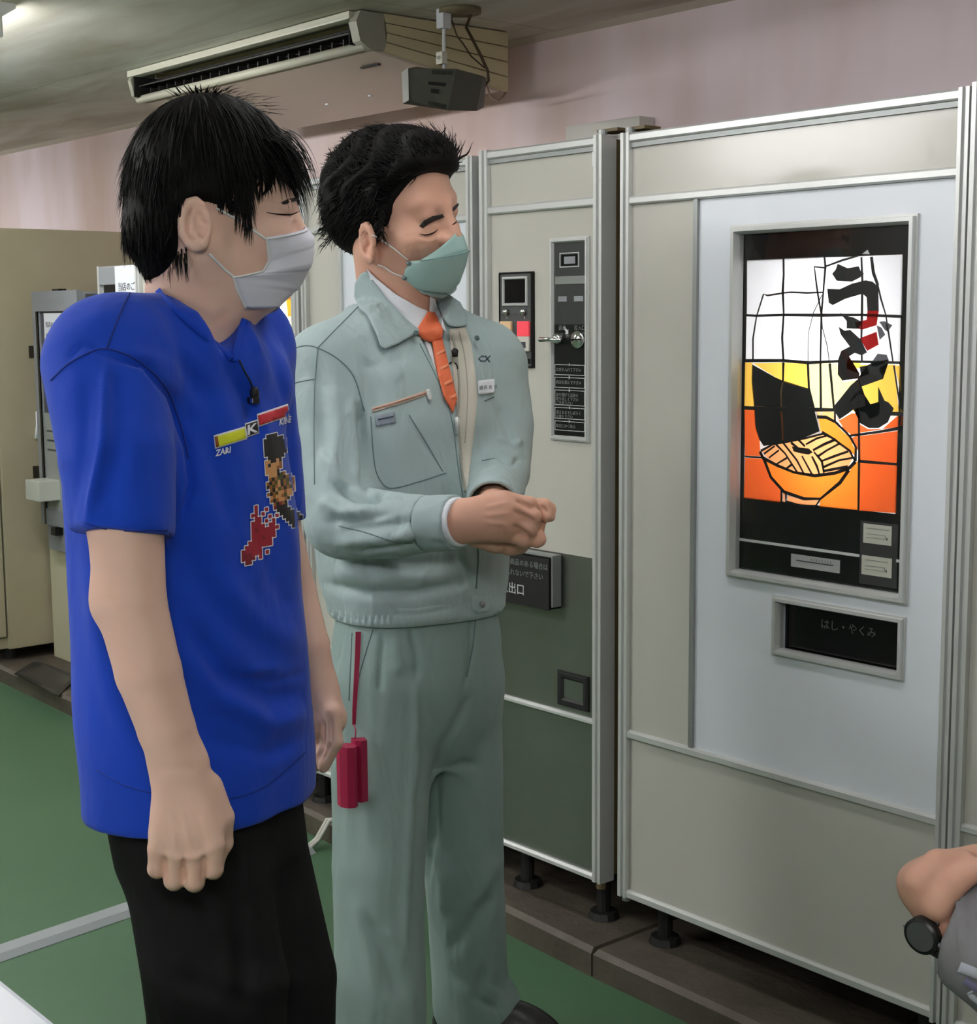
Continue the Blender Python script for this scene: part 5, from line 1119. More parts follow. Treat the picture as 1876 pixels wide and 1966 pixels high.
    pixmap(['  kkkk     ', ' kkkkkkk   ', ' kkkkkkkk  ', ' kkkkkkkk  ', ' kkkkkkkk  ', ' kkkkkkkk  ', '  kkkkkk   ', ' sskksk    ', ' skssso    ', ' ssssoo    ', ' ssssk     ', '  ssskgo   ', '  okoggkoo ', ' okogskoggo', ' kogoskogso', '  oksgokogs', ' okogssosss', '  sossogss ', '  okossok  ', '   okeok   ', '   ekkkk   ', '    kkkkk  ', '     kkkkkk', '      kkkkkk', '       kkkkkk', '        kkkkk', '         kkkk'], (500, 838), (5.4, -1.2), (.45, 6.9), {'#': MW, 'k': MK, 's': MS_, 'o': MO_, 'g': MG_, 'e': ME_})
    pixmap(['    r      ', '    r  r   ', '   rr r    ', '    rr  r r', '   rrr r r ', '   rrrr rr ', '   rerrrrrr', '   rrrrrrr ', '   rrrerrr ', '  rrrrrrr  ', ' rrrrrrrr  ', 'errrrr     ', 'eeerrr r   ', 'eeee r     ', ' ee        '], (462, 976), (6.6, -1.2), (.15, 7.4), {'#': MW, 'r': mat('print_crimson', srgb(160, 34, 52), .7), 'e': ME_})
    # ---- trousers
    L = Field(); hipc = at(392, 1500, Z)
    L.loft([(at(388, 1440, Z), .130, .100), (at(395, 1560, Z), .128, .102), (at(402, 1640, Z), .120, .10), (at(408, 1720, Z), .08, .07)], Rb, Fb, .05)
    kr, kl = at(415, 1890, Z - .06), at(530, 1880, Z + .08); fr, fl = kr + [0, 0, 0], kl + [0, 0, 0]; fr[2] = .07; fl[2] = .07
    L.chain([at(356, 1560, Z - .045), kr, fr], [.088, .090, .070], .03); L.chain([at(448, 1560, Z + .06), kl, fl], [.088, .082, .068], .03)
    L.plane([0, 0, .05], (0, 0, -1)); v, f = mesh_field(L, [base[0] - .5, base[1] - .5, .03], [base[0] + .5, base[1] + .5, .80], .006); v = smooth(v, f, 2)
    v = sculpt(v, f, [([(360, 1700), (420, 1800), (520, 1860)], 22, -.006), ([(400, 1880), (500, 1900), (600, 1870)], 22, .006), ([(450, 1600), (460, 1760), (470, 1950)], 16, -.012), ([(330, 1880), (430, 1900), (500, 1950)], 18, -.005)])
    fast_obj('trousers', v, f, M_BLACKC, T)
    for c_ in (fr, fl): shoe(T, c_ + Fb * .17, c_ - Fb * .08)
    # ---- mask
    rows = []
    near = [(511, 455, .050), (513, 478, .052), (514, 500, .053), (503, 520, .055), (470, 528, .058), (447, 531, .058), (455, 556, .050), (470, 590, .040)]
    mid = [(586, 434), (601, 452), (603, 478), (599, 503), (590, 525), (577, 547), (560, 567), (532, 588)]
    G = []
    for (a, b_, s), (c, d) in zip(near, mid):
        hh = cast(bvb, a, b_); n_ = hh[0] + hh[1] * .0035; s = (n_ - H.c).dot(H.S); m_ = H.px(c, d, 0); fr_ = n_ - 2 * s * H.S; row = []
        bl = (n_ + m_) / 2 + H.S * s * .34 + H.F * .031; br = (fr_ + m_) / 2 - H.S * s * .34 + H.F * .031
        for t in np.linspace(0, 1, 13): row.append((1 - t) ** 2 * n_ + 2 * t * (1 - t) * bl + t * t * m_)
        for t in np.linspace(0, 1, 13)[1:]: row.append((1 - t) ** 2 * m_ + 2 * t * (1 - t) * br + t * t * fr_)
        G.append(row)
    G = np.array(G); R_ = []; n = len(G)
    for j in np.linspace(0, n - 1, 43):
        i = min(int(j), n - 2); t = j - i; R_.append(G[i] * (1 - t) + G[i + 1] * t)
    G = np.array(R_); nj, ni = G.shape[:2]; out = nrm(H.F) 
    for j in range(nj):
        st = .0028 * (((j / (nj - 1)) * 3.6 + .15) % 1.0)
        G[j] += (out * .6 + H.U * -.2) * st * (np.sin(np.linspace(.15, math.pi - .15, ni))[:, None] ** .5)
    A = G.reshape(-1, 3); cen = H.p(-.02, 0, -.05); dirn = A - cen; dirn /= np.linalg.norm(dirn, axis=1)[:, None]; Bk = A - dirn * .0022; k = len(A); Fm = []
    for j in range(nj - 1):
        for i in range(ni - 1):
            a = j * ni + i; Fm += [(a, a + ni, a + ni + 1, a + 1), (k + a, k + a + 1, k + a + ni + 1, k + a + ni)]
    ring = [j * ni for j in range(nj)] + [(nj - 1) * ni + i for i in range(1, ni)] + [j * ni + ni - 1 for j in range(nj - 2, -1, -1)] + [i for i in range(ni - 2, 0, -1)]
    for i in range(len(ring)): a, b_ = ring[i], ring[(i + 1) % len(ring)]; Fm.append((a, k + a, k + b_, b_))
    mk = obj('face_mask', np.concatenate([A, Bk]), Fm, M_MASKW, T, True, label='white pleated face mask')
    for rowi in (1,): MB().tube([G[rowi][i] + dirn[rowi * ni + i] * .0012 for i in range(ni)], .0007, 6).build('mask_stitch', M_ELAST, mk, True)
    MB().tube([G[j][0] for j in range(nj)], .0016, 6).build('mask_binding', M_ELAST, mk, True)
    bve = bvh_of(bv)
    for lp in ([(512, 460), (480, 438), (450, 419), (415, 400)], [(449, 531), (430, 515), (402, 487)]): seam('ear_loop', lp, bve, .0017, M_ELAST, mk, .0022, False, 5)
    # ---- hair
    C = Field(); C.ell(H.p(-.014, 0, .048), H.ax, (.106, .087, .102), .02); C.ell(H.p(-.058, 0, -.005), H.ax, (.058, .080, .088), .04); C.cone(H.p(-.070, 0, -.045), H.p(-.060, 0, -.078), .046, .034, .04)
    C.ell(H.p(.088, 0, -.042), H.ax, (.088, .13, .088), .03, '-')                     # face
    for s in (1, -1): C.ell(H.p(-.024, s * .10, -.056), H.ax, (.034, .06, .054), .012, '-')
    v, f = mesh_field(C, H.c - .22, H.c + .22, .004); hv = [(v, f)]; N = normals(v, f)
    crown = H.p(-.04, 0, .145); loc = (v - H.c) @ H.ax.T; r = np.random.default_rng(5)
    dc, _ = skull_rad(H, H.p(.088, 0, -.042), (.088, .13, .088))(v); ok = (loc[:, 2] > -.115) & (np.abs(dc) > .008)
    for s in (1, -1): dc, _ = skull_rad(H, H.p(-.024, s * .10, -.056), (.034, .06, .054))(v); ok &= np.abs(dc) > .006
    w = ok / ok.sum(); ids = r.choice(len(v), 5200, p=w)
    out = v[ids] - crown; tan = out - (out * N[ids]).sum(1)[:, None] * N[ids]; tan /= np.linalg.norm(tan, axis=1)[:, None] + 1e-9
    d0 = tan * .95 + N[ids] * .12 + np.array([0, 0, -.20]); d0 /= np.linalg.norm(d0, axis=1)[:, None]
    li = loc[ids]; ln = np.where(li[:, 2] > .04, .060, .036) * r.uniform(.6, 1.2, len(ids)); ln = np.where((li[:, 0] > -.01) & (li[:, 2] < .07), np.clip(li[:, 2] + .022, .010, .040), ln); ln = np.where((li[:, 0] > -.05) & (li[:, 0] <= -.01) & (li[:, 2] < .06), .012, ln); ln = np.where((li[:, 2] < -.05), .016, ln)
    rad = skull_rad(H, H.p(-.014, 0, .048), (.105, .086, .101)); hv.append(hair_strands(v[ids] - N[ids] * .002, d0, ln, .0017, .25, H, rad, .0005, seed=2))
    # fringe falling over the forehead
    st = []; dd = []; ll = []
    for k in range(330):
        a = r.uniform(-1.2, 1.2); p = H.p(.050 + .028 * math.cos(a) + r.uniform(-.025, .006), .074 * math.sin(a), .100 - .030 * abs(math.sin(a)) + r.uniform(-.012, .018)); st.append(p)
        dd.append(nrm(H.F * (.75 + .25 * r.random()) + H.S * math.sin(a) * .5 + H.U * r.uniform(-.5, -.1))); ll.append(r.uniform(.060, .092))
    hv.append(hair_strands(np.array(st), np.array(dd), np.array(ll), .0016, .22, H, skull_rad(H, H.p(-.012, 0, .030), (.104, .082, .104)), .002, seg=9, grav=1.9, seed=3))
    # sideburn lock, nape, whorl tips
    st = []; dd = []; ll = []
    for k in range(110): st.append(H.p(r.uniform(.014, .034), .078, r.uniform(.0, .05))); dd.append(nrm(-H.U + H.F * r.uniform(-.05, .15) + H.S * .10)); ll.append(r.uniform(.030, .062))
    for k in range(26): st.append(H.p(r.uniform(.026, .034), .079, r.uniform(-.02, .0))); dd.append(nrm(-H.U + H.F * r.uniform(.0, .15) + H.S * .10)); ll.append(r.uniform(.030, .048))
    for k in range(260): a = r.uniform(-1.3, 1.3); st.append(H.p(-.088 + .035 * abs(a), .068 * math.sin(a), r.uniform(-.085, -.03))); dd.append(nrm(-H.U + H.F * .12 + H.S * math.sin(a) * .1)); ll.append(r.uniform(.02, .036))
    for k in range(170): a = r.uniform(0, 6.28); rr = r.uniform(0, .07); st.append(H.p(-.01 + rr * math.cos(a), rr * math.sin(a), .146 - rr * .12)); dd.append(nrm(H.U * .28 + H.F * (math.cos(a) + .5) + H.S * math.sin(a))); ll.append(r.uniform(.010, .030))
    hv.append(hair_strands(np.array(st), np.array(dd), np.array(ll), .0010, .25, H, None, .003, seg=6, grav=.25, seed=4))
    v, f = merge(hv); fast_obj('hair', v, f, M_HAIR, T)
    # ---- clip microphone on the neckline
    t = thing('clip_microphone', 'small black clip microphone on the blue shirt neckline', 'microphone', at(484, 770, Z - .12), 'clip microphones')
    q = cast(bvs, 484, 752); a = q[0] + q[1] * .008
    MB().tube([a + [0, 0, .008], a + [0, 0, .004], a - [0, 0, .010]], [.003, .0058, .0058], 12).build('capsule', M_RUBBER, t, True); q2 = cast(bvs, 482, 768); b_ = q2[0] + q2[1] * .006
    box('clip', M_RUBBER, t, b_[0] - .011, b_[0] + .011, b_[1] - .004, b_[1] + .004, b_[2] - .004, b_[2] + .004, .0015); box('clip_jaw', M_CHROME, t, b_[0] + .003, b_[0] + .009, b_[1] - .006, b_[1] - .003, b_[2] - .003, b_[2] + .003, .0008)
    pts = [cast(bvs, *p) for p in ((458, 692), (468, 712), (478, 730), (484, 745))]; MB().tube([h[0] + h[1] * .002 for h in pts if h], .0012, 6).build('cord', M_RUBBER, t, True)
man_blue()
# ================================================================== man in the pale work clothes
def man_work():
    Z = 2.65
    base = at(800, 1000, Z); T = thing('person', 'person in pale green work clothes and orange tie, hands clasped', 'person', (base[0], base[1], 0), 'people looking at the machine')
    Fb = cdir(.5, 0, -.866); Fb[2] = 0; Fb = nrm(Fb); Rb = np.cross(Fb, [0, 0, 1])
    H = Head(766, 402, Z - .03, (.83, .207, -.52), (.016, -.939, -.348)); sc = 1.10
    B = Field(); face_field(B, H, sc, -.118, (.004, -.040), .088)
    nb = at(762, 640, Z + .03)
    B.cone(H.p(-.030, 0, -.05), nb, .058, .064, .04); B.cone(H.p(.02, 0, -.115), nb + Fb * .035, .030, .045, .04)
    B.loft([(at(778, 650, Z + .02), .11, .06), (at(785, 720, Z), .15, .09), (at(785, 950, Z), .145, .10), (at(800, 1190, Z), .14, .10), (at(800, 1260, Z), .13, .10)], Rb, Fb, .05)
    # arms
    rs, re, rw = at(628, 715, Z - .08), at(655, 1003, Z - .17), at(882, 1002, Z - .305)
    ls, le, lw = at(945, 715, Z + .08), at(965, 905, Z + .02), at(945, 985, Z - .22)
    B.chain([nb - [0, 0, .05], rs, re, rw], [.05, .045, .036, .0285], .04); B.chain([nb - [0, 0, .05], ls, le, lw], [.05, .045, .036, .028], .04)
    zh = Z - .315; pl = cdir(.25, .0, 1)
    # near hand, back turned to the viewer
    B.cone(at(888, 1000, zh + .006), at(950, 992, zh), .032, .039, .02, flat=(pl, .62))
    fin = [((972, 958), (1016, 968), (1024, 985), .0125), ((984, 977), (1024, 992), (1024, 1014), .0130), ((982, 1002), (1017, 1016), (1012, 1034), .0125), ((972, 1026), (1006, 1038), (1000, 1050), .0115)]
    for i, (m, p, e, r) in enumerate(fin):
        zz = zh - .006 + .006 * abs(i - 1.3); B.cone(at(905, 985 + 9 * i, zh + .004), at(*m, zz), .016, r, .010); B.cone(at(*m, zz), at(*p, zz + .004), r, r - .001, .003); B.cone(at(*p, zz + .004), at(*e, zz + .030), r, r * .88, .004); B.cone(at(*e, zz + .030), at(e[0] - 22, e[1] + 4, zz + .040), r * .88, r * .8, .004)
    B.chain([at(915, 1030, zh + .03), at(950, 1042, zh + .035), at(985, 1040, zh + .045)], [.018, .016, .012], .012)
    # far hand wrapped behind it
    zf = zh + .050
    B.cone(at(930, 985, zf + .03), at(990, 1000, zf + .012), .028, .036, .02, flat=(pl, .6)); B.cone(at(905, 1020, zf + .012), at(985, 1028, zf), .018, .022, .02)
    for m, p, e, zz in (((1000, 968), (1046, 972), (1050, 993), zf - .02), ((1006, 975), (1053, 978), (1056, 992), zf), ((1005, 1000), (1032, 1008), (1034, 1028), zf - .012)):
        B.cone(at(*m, zz), at(*p, zz), .0128, .0118, .008); B.cone(at(*p, zz), at(*e, zz - .010), .0118, .0088, .004)
    B.chain([at(985, 1028, zf), at(1018, 1032, zf - .020), at(1034, 1036, zf - .030), at(1030, 1041, zf - .036)], [.016, .0125, .0115, .0095], .008)
    v, f = mesh_field(B, [base[0] - .42, base[1] - .50, .75], [base[0] + .50, base[1] + .42, 1.74], .0027); v = smooth(v, f, 1, .4)
    v = sculpt(v, f, [([(800, 452), (820, 456), (842, 447)], 3, -.0018), ([(800, 462), (825, 464), (845, 456)], 4, .0014), ([(808, 440), (830, 434), (846, 436)], 4, .0014), ([(850, 405), (855, 430)], 4, -.001), ([(712, 462), (702, 480), (710, 505)], 4, -.003), ([(722, 470), (726, 488), (720, 500)], 5, -.004), ([(775, 455), (795, 452)], 3, -.0008), ([(800, 480), (830, 468)], 5, .0012),
                      ([(930, 975), (975, 965)], 4, .0012), ([(930, 990), (980, 985)], 4, .0012), ([(930, 1003), (975, 1008)], 4, .0010), ([(986, 980), (1028, 1003)], 4.2, -.005), ([(984, 1008), (1016, 1030)], 4.2, -.005), ([(990, 960), (1026, 978)], 4, -.004), ([(1040, 972), (1052, 985)], 4, -.003)])
    bm_ = (v, f); body = fast_obj('body', v, f, M_SKIN2, T); bvb = bvh_of(bm_)
    seam('eyelid_line', [(806, 449), (818, 451), (832, 447), (841, 440)], bvb, .0012, M_HAIR, body, .0002, True, 3); seam('eyelid_line', [(868, 432), (874, 428), (879, 422)], bvb, .0011, M_HAIR, body, .0002, True, 3)
    for p in ([(805, 434), (814, 423), (830, 415), (850, 411), (853, 417), (838, 423), (823, 430), (812, 438)], [(866, 404), (872, 396), (880, 389), (881, 394), (875, 402), (868, 408)]): patch('eyebrow', p, bvb, .0016, .0012, M_BROW, body, 5, 1)
    # ---- jacket
    J = Field()
    J.loft([(at(770, 600, Z + .02), .075, .065), (at(776, 645, Z + .02), .140, .085), (at(782, 700, Z + .01), .168, .112), (at(782, 800, Z), .172, .126), (at(785, 950, Z), .170, .130), (at(793, 1070, Z), .170, .136), (at(799, 1130, Z), .163, .130), (at(800, 1165, Z), .152, .118)], Rb, Fb, .03, 2.5)
    J.cone(at(765, 625, Z + .02), at(635, 690, Z - .07), .055, .064, .05); J.cone(at(800, 625, Z + .02), at(935, 680, Z + .07), .050, .060, .05)
    fd = nrm(rw - re); J.chain([at(622, 712, Z - .075), at(632, 860, Z - .12), at(658, 1000, Z - .175), at(760, 1008, Z - .235), at(850, 1004, Z - .285)], [.067, .064, .062, .053, .044], .025, cut=(at(822, 1006, Z - .27), fd))
    ld = nrm(lw - le); J.chain([at(945, 712, Z + .075), at(962, 820, Z + .05), at(958, 905, Z + .0), at(948, 960, Z - .14)], [.063, .060, .055, .046], .025, cut=(at(948, 955, Z - .13), ld))
    J.cone(at(790, 560, Z - .02), at(778, 640, Z + .0), .066, .052, .01, '-')
    v, f = mesh_field(J, [base[0] - .45, base[1] - .45, .84], [base[0] + .45, base[1] + .45, 1.50], .0042); v = smooth(v, f, 2, .5); v = wobble(v, f, .0007, 16, 9)
    vee = [(800, 632), (822, 600), (845, 640), (868, 640), (903, 640), (906, 700), (904, 760), (898, 850), (889, 930), (884, 880), (876, 800), (850, 735), (822, 680)]
    v = press(v, f, vee, .011, 7)
    v = sculpt(v, f, [
        ([(640, 930), (680, 955), (720, 958), (742, 945)], 7, -0.0150), ([(610, 960), (660, 985), (720, 985)], 12, 0.0120), ([(620, 1000), (680, 1000), (750, 985)], 9, -0.0075), ([(640, 1040), (720, 1035), (815, 1025)], 12, 0.0090), ([(650, 1020), (720, 1012), (800, 1000)], 8, -0.0060), ([(690, 1060), (760, 1050), (815, 1040)], 6, -0.0060),
        ([(690, 770), (697, 860), (705, 950)], 8, -0.0180), ([(670, 760), (680, 850), (690, 930)], 12, 0.0075), ([(610, 690), (620, 800), (610, 900)], 14, -0.0045), ([(640, 720), (650, 830), (640, 930)], 16, 0.0060), ([(600, 780), (640, 860), (690, 920)], 14, -0.0060), ([(610, 860), (650, 920), (690, 945)], 10, 0.0060),
        ([(700, 680), (720, 740), (725, 790)], 12, -0.0060), ([(735, 690), (770, 730)], 12, 0.0045), ([(690, 700), (740, 700), (790, 680)], 10, -0.0030), ([(640, 1090), (720, 1110), (860, 1100)], 18, 0.0090), ([(620, 1120), (700, 1140), (800, 1138), (910, 1115)], 10, -0.0090), ([(700, 1075), (800, 1085), (900, 1075)], 12, -0.0075), ([(950, 870), (985, 890), (1000, 880)], 6, -0.0090), ([(950, 840), (985, 855), (1003, 845)], 7, 0.0060), ([(945, 900), (975, 925), (990, 920)], 6, 0.0060), ([(955, 780), (975, 820), (985, 860)], 8, -0.0060), ([(920, 800), (930, 900), (920, 960)], 8, -0.0045),
        ([(870, 960), (880, 1050), (915, 1150)], 6, -0.0045), ([(780, 800), (820, 860), (850, 905)], 5, -0.0030)])
    jk = fast_obj('jacket', v, f, M_WORK, T); jm = (v, f); bj = bvh_of(jm); bjb = bvh_of(jm, bm_)
    def ring_part(name, a, b, ra, rb, m, parent, h=.0032, wob=None, inner=True):
        R_ = Field(); ax = nrm(b - a); R_.cone(a - ax * .05, b + ax * .05, ra, rb, .004); R_.plane(a, -ax, k=.004); R_.plane(b, ax, k=.004)
        if inner: R_.cone(a - ax * .08, b + ax * .08, ra - .007, rb - .007, .002, '-')
        lo = np.minimum(a, b) - ra - .03; hi = np.maximum(a, b) + ra + .03; v_, f_ = mesh_field(R_, lo, hi, h); v_ = smooth(v_, f_, 1)
        if wob: v_ = sculpt(v_, f_, wob)
        return fast_obj(name, v_, f_, m, parent)
    ring_part('cuff', at(820, 1006, Z - .268), at(877, 1003, Z - .300), .0465, .0425, M_WORK, jk, wob=[([(822, 1040), (850, 1046), (872, 1040)], 5, -.002)]); ring_part('shirt_cuff', at(872, 1003, Z - .298), at(887, 1002, Z - .308), .0395, .0385, mat('shirt_white', srgb(232, 234, 240), .8), T)
    ring_part('cuff', at(949, 945, Z - .11), at(946, 972, Z - .18), .047, .044, M_WORK, jk)
    q = cast(bvh_of(jm, bm_), 838, 1048)
    # waistband
    Wb = Field(); Wb.loft([(at(799, 1122, Z), .156, .124), (at(799, 1140, Z), .158, .126), (at(800, 1166, Z), .156, .124), (at(800, 1176, Z), .150, .118)], Rb, Fb, .01, 2.5); v, f = mesh_field(Wb, [base[0] - .3, base[1] - .3, .80], [base[0] + .3, base[1] + .3, .96], .0035); v = smooth(v, f, 1)
    v = sculpt(v, f, [([(x, 1135 + (x - 620) * .04), (x + 4, 1200)], 3.5, -.005) for x in range(630, 760, 12)] + [([(760, 1150), (762, 1205)], 2.5, -.002), ([(630, 1160), (700, 1178), (800, 1180), (905, 1160)], 3, -.002)])
    wb = fast_obj('waistband', v, f, M_WORK, jk); bw = bvh_of((v, f)); patch('waist_tab', [(905, 1143), (945, 1135), (947, 1158), (940, 1172), (918, 1178), (906, 1170)], bw, .004, .004, M_WORK, wb, 8, 1)
    q = cast(bw, 923, 1160); MB().cyl(q[0] + q[1] * .004, q[1], .0058, .002, 14).build('snap_button', M_GREY, wb, True)
    # collar leaves, shirt, tie, lining
    M_SHW = MATS['shirt_white']; M_TIE = mat('tie_orange', srgb(238, 118, 76), .6, bump=(300, .3, .0006)); M_LIN = mat('lining_cream', srgb(202, 198, 184), .8)
    ball = bvh_of(jm, bm_)
    patch('shirt_front', [(803, 640), (815, 655), (838, 715), (858, 770), (866, 780), (846, 715), (826, 660)], bj, .003, .003, M_SHW, T, 8, 1)
    patch('lining', [(862, 632), (893, 628), (905, 660), (914, 720), (917, 770), (908, 850), (897, 945), (889, 940), (886, 880), (879, 800), (870, 725)], bj, .004, .003, M_LIN, jk, 9, 2)
    strip('zip_tape', [(869, 640), (879, 700), (882, 760), (878, 806)], 2.2, bj, .0065, .002, mat('zip_grey', srgb(160, 158, 146), .6), jk, 8, 6); strip('zip_tape', [(880, 830), (886, 890), (893, 945)], 1.6, bj, .0065, .002, MATS['zip_grey'], jk, 8, 6)
    strip('lining_stitch', [(882, 636), (893, 690), (898, 760), (893, 850)], 1.0, bj, .0058, .0012, mat('lining_line', srgb(170, 166, 152), .8), jk, 8, 6)
    tie = patch('tie', [(829, 652), (849, 648), (862, 700), (878, 765), (870, 793), (852, 762), (837, 705)], bj, .010, .005, M_TIE, T, 8, 2, bulge=.004)
    patch('tie_knot', [(798, 637), (822, 597), (836, 600), (851, 634), (849, 650), (828, 657), (812, 652)], ball, .012, .008, M_TIE, tie, 8, 3, bulge=.006)
    for x, y in ((836, 678), (843, 706), (850, 736), (858, 764)): patch('tie_stripe', [(x, y), (x + 18, y - 9), (x + 19, y - 3), (x + 2, y + 6)], bj, .0150, .001, mat('tie_pale', srgb(242, 146, 106), .6), tie, 8, 3)
    patch('shirt_collar', [(704, 516), (722, 534), (760, 565), (800, 588), (821, 597), (812, 618), (797, 641), (775, 622), (745, 592), (718, 556)], ball, .008, .004, M_SHW, T, 9, 4)
    patch('shirt_collar', [(826, 566), (833, 570), (846, 602), (857, 637), (850, 634), (836, 612), (824, 600)], ball, .010, .004, M_SHW, T, 8, 3)
    c1 = patch('collar', [(704, 520), (712, 532), (745, 576), (778, 610), (806, 634), (790, 646), (765, 660), (740, 670), (731, 666), (722, 640), (705, 605), (690, 592), (680, 570), (681, 545), (692, 526)], ball, .013, .006, M_WORK, jk, 9, 4)
    c2 = patch('collar', [(834, 566), (862, 565), (884, 580), (897, 605), (897, 625), (880, 628), (862, 626), (852, 612), (842, 590)], ball, .012, .006, M_WORK, jk, 9, 4)
    for p in ((793, 648), (908, 656)):
        q = cast(ball, *p)
        if q: MB().cyl(q[0] + q[1] * .0135, q[1], .0048, .002, 14).build('snap_button', mat('snap_teal', srgb(88, 110, 110), .4), jk, True)
    # pocket, seams, badge, lettering
    for nm, p, r in (('pocket_edge', [(712, 800), (716, 860), (722, 905), (738, 932), (758, 937), (800, 926), (856, 908)], .0011), ('pocket_edge', [(785, 796), (815, 845), (850, 905)], .0010), ('yoke_seam', [(697, 580), (655, 622), (610, 668)], .0010), ('armhole_seam', [(557, 672), (585, 664), (610, 668), (650, 690), (680, 725), (700, 790)], .0011), ('sleeve_seam', [(610, 670), (604, 750), (603, 850), (604, 930)], .0008), ('back_seam', [(556, 738), (580, 732), (604, 728)], .0009), ('placket_seam', [(806, 660), (840, 730), (866, 800), (880, 900), (893, 985)], .0009), ('front_seam', [(895, 945), (905, 1000), (918, 1060), (914, 1130)], .0014), ('pocket_edge', [(930, 770), (948, 762)], .0010), ('forearm_seam', [(650, 1010), (700, 1022), (760, 1040), (818, 1044)], .0010), ('pocket_edge', [(925, 885), (950, 880)], .0010)): seam(nm, p, bj, r, M_STITCH, jk, .0003)
    patch('pocket_zip', [(714, 783), (770, 766), (822, 748), (825, 757), (772, 775), (715, 792)], bj, .0018, .0015, mat('zip_tape_pink', srgb(196, 176, 160), .8), jk, 8, 0); seam('zip_teeth', [(716, 787), (770, 770), (822, 753)], bj, .0013, mat('zip_pink', srgb(206, 160, 140), .6), jk, .003)
    patch('zip_pull', [(818, 748), (826, 746), (830, 766), (825, 770), (821, 764)], bj, .006, .003, M_ALU, jk, 6, 1)
    patch('maker_tag', [(720, 797), (758, 790), (760, 812), (722, 819)], bj, .0022, .001, mat('tag_grey', srgb(136, 146, 156), .7), jk, 8, 0); seam('tag_line', [(726, 806), (755, 800)], bj, .0012, mat('tag_ink', srgb(70, 74, 92), .7), jk, .003)
    q = cast(bj, 873, 812); MB().tube([q[0] + q[1] * .006 + np.array([0, 0, .008]), q[0] + q[1] * .009, q[0] + q[1] * .008 - np.array([0, 0, .020])], [.005, .0045, .003], 8).build('zip_slider', M_ALU, jk, True)
    decal_text('CX', (917, 694), (17, 0.5), (2, -17), bj, mat('letter_navy', srgb(40, 56, 66), .7), jk, .0015, 'lettering', .02)
    nbd = patch('name_badge', [(917, 731), (950, 727), (949, 754), (918, 758)], bj, .006, .002, M_PAPER, jk, 8, 3); bnb = bj
    decal_text('課長 有野', (920, 748), (8, -.4), (.5, -9), bj, M_INK, jk, .0068, 'badge_text')
    # ---- trousers
    L = Field(); L.loft([(at(800, 1150, Z), .138, .108), (at(800, 1220, Z), .150, .116), (at(800, 1300, Z), .154, .118), (at(801, 1390, Z), .128, .098), (at(802, 1470, Z), .07, .06)], Rb, Fb, .04, 2.4)
    hr, kr, ar = at(735, 1330, Z - .04), at(727, 1660, Z - .09), at(735, 2105, Z - .12); hl, kl, al = at(868, 1330, Z + .04), at(890, 1650, Z + .10), at(905, 1952, Z + .20)
    kr[2] = max(kr[2], .42); ar[2] = .075; al[2] = .075
    L.chain([hr, kr, ar], [.092, .078, .076], .03); L.chain([hl, kl, al], [.090, .074, .070], .03); L.cone(al, al + cdir(.9, 0, -.1) * .045, .055, .050, .03)
    L.plane([0, 0, .035], (0, 0, -1)); v, f = mesh_field(L, [base[0] - .45, base[1] - .5, .02], [base[0] + .45, base[1] + .45, .96], .0052); v = smooth(v, f, 2); v = wobble(v, f, .0006, 12, 4)
    v = sculpt(v, f, [([(736, 1205), (730, 1290), (728, 1330)], 5, -.005), ([(788, 1205), (800, 1260), (800, 1310)], 6, -.006), ([(760, 1210), (765, 1300)], 14, .004), ([(905, 1180), (906, 1250), (890, 1330)], 4, -.006), ([(850, 1430), (838, 1500), (832, 1600), (818, 1700)], 10, -.010), ([(905, 1330), (870, 1400), (845, 1440)], 8, -.006), ([(850, 1480), (890, 1465), (925, 1470)], 8, -.005), ([(700, 1400), (760, 1490), (810, 1560)], 18, -.004), ([(800, 1300), (798, 1450), (785, 1600), (780, 1700), (775, 1850)], 8, .007), ([(700, 1760), (740, 1830), (770, 1920)], 14, -.007), ([(680, 1720), (700, 1800), (720, 1900)], 12, .005), ([(740, 1780), (780, 1850)], 10, .004), ([(900, 1740), (930, 1700), (955, 1640)], 14, .006), ([(860, 1830), (900, 1780), (950, 1720)], 14, -.006), ([(830, 1620), (850, 1690), (850, 1760)], 9, .007), ([(815, 1760), (850, 1860), (900, 1900)], 14, -.005), ([(930, 1850), (915, 1920), (960, 1940)], 8, -.006), ([(655, 1330), (668, 1500), (670, 1700)], 10, .004)])
    tr = fast_obj('trousers', v, f, M_WORKT, T); bt = bvh_of((v, f))
    seam('side_pocket', [(716, 1208), (700, 1260), (680, 1330)], bt, .0010, M_STITCH, tr, .0003); seam('side_seam', [(676, 1215), (672, 1300), (670, 1345)], bt, .0010, M_STITCH, tr, .0003); seam('fly_seam', [(914, 1180), (908, 1240), (896, 1300)], bt, .0012, M_STITCH, tr, .0003)
    for a_, d_ in ((ar, nrm(Fb)), (al, nrm(Fb * .35 + cdir(1, 0, 0)))): d_ = nrm([d_[0], d_[1], 0]); shoe(T, a_ + d_ * .175, a_ - d_ * .07)
    # ---- folded mask
    def on(p, o=.004): h = cast(bvb, *p); return h[0] + h[1] * o
    A0, A1, A2 = on((790, 499)), on((779, 516), .006), on((776, 533))
    def mpt(x, y, s=0.0): return H.px(x, y, s)
    nose, tip, chin_ = mpt(878, 442), mpt(897, 483), mpt(862, 566)
    def mir(p): return p - 2 * (p - H.c).dot(H.S) * H.S
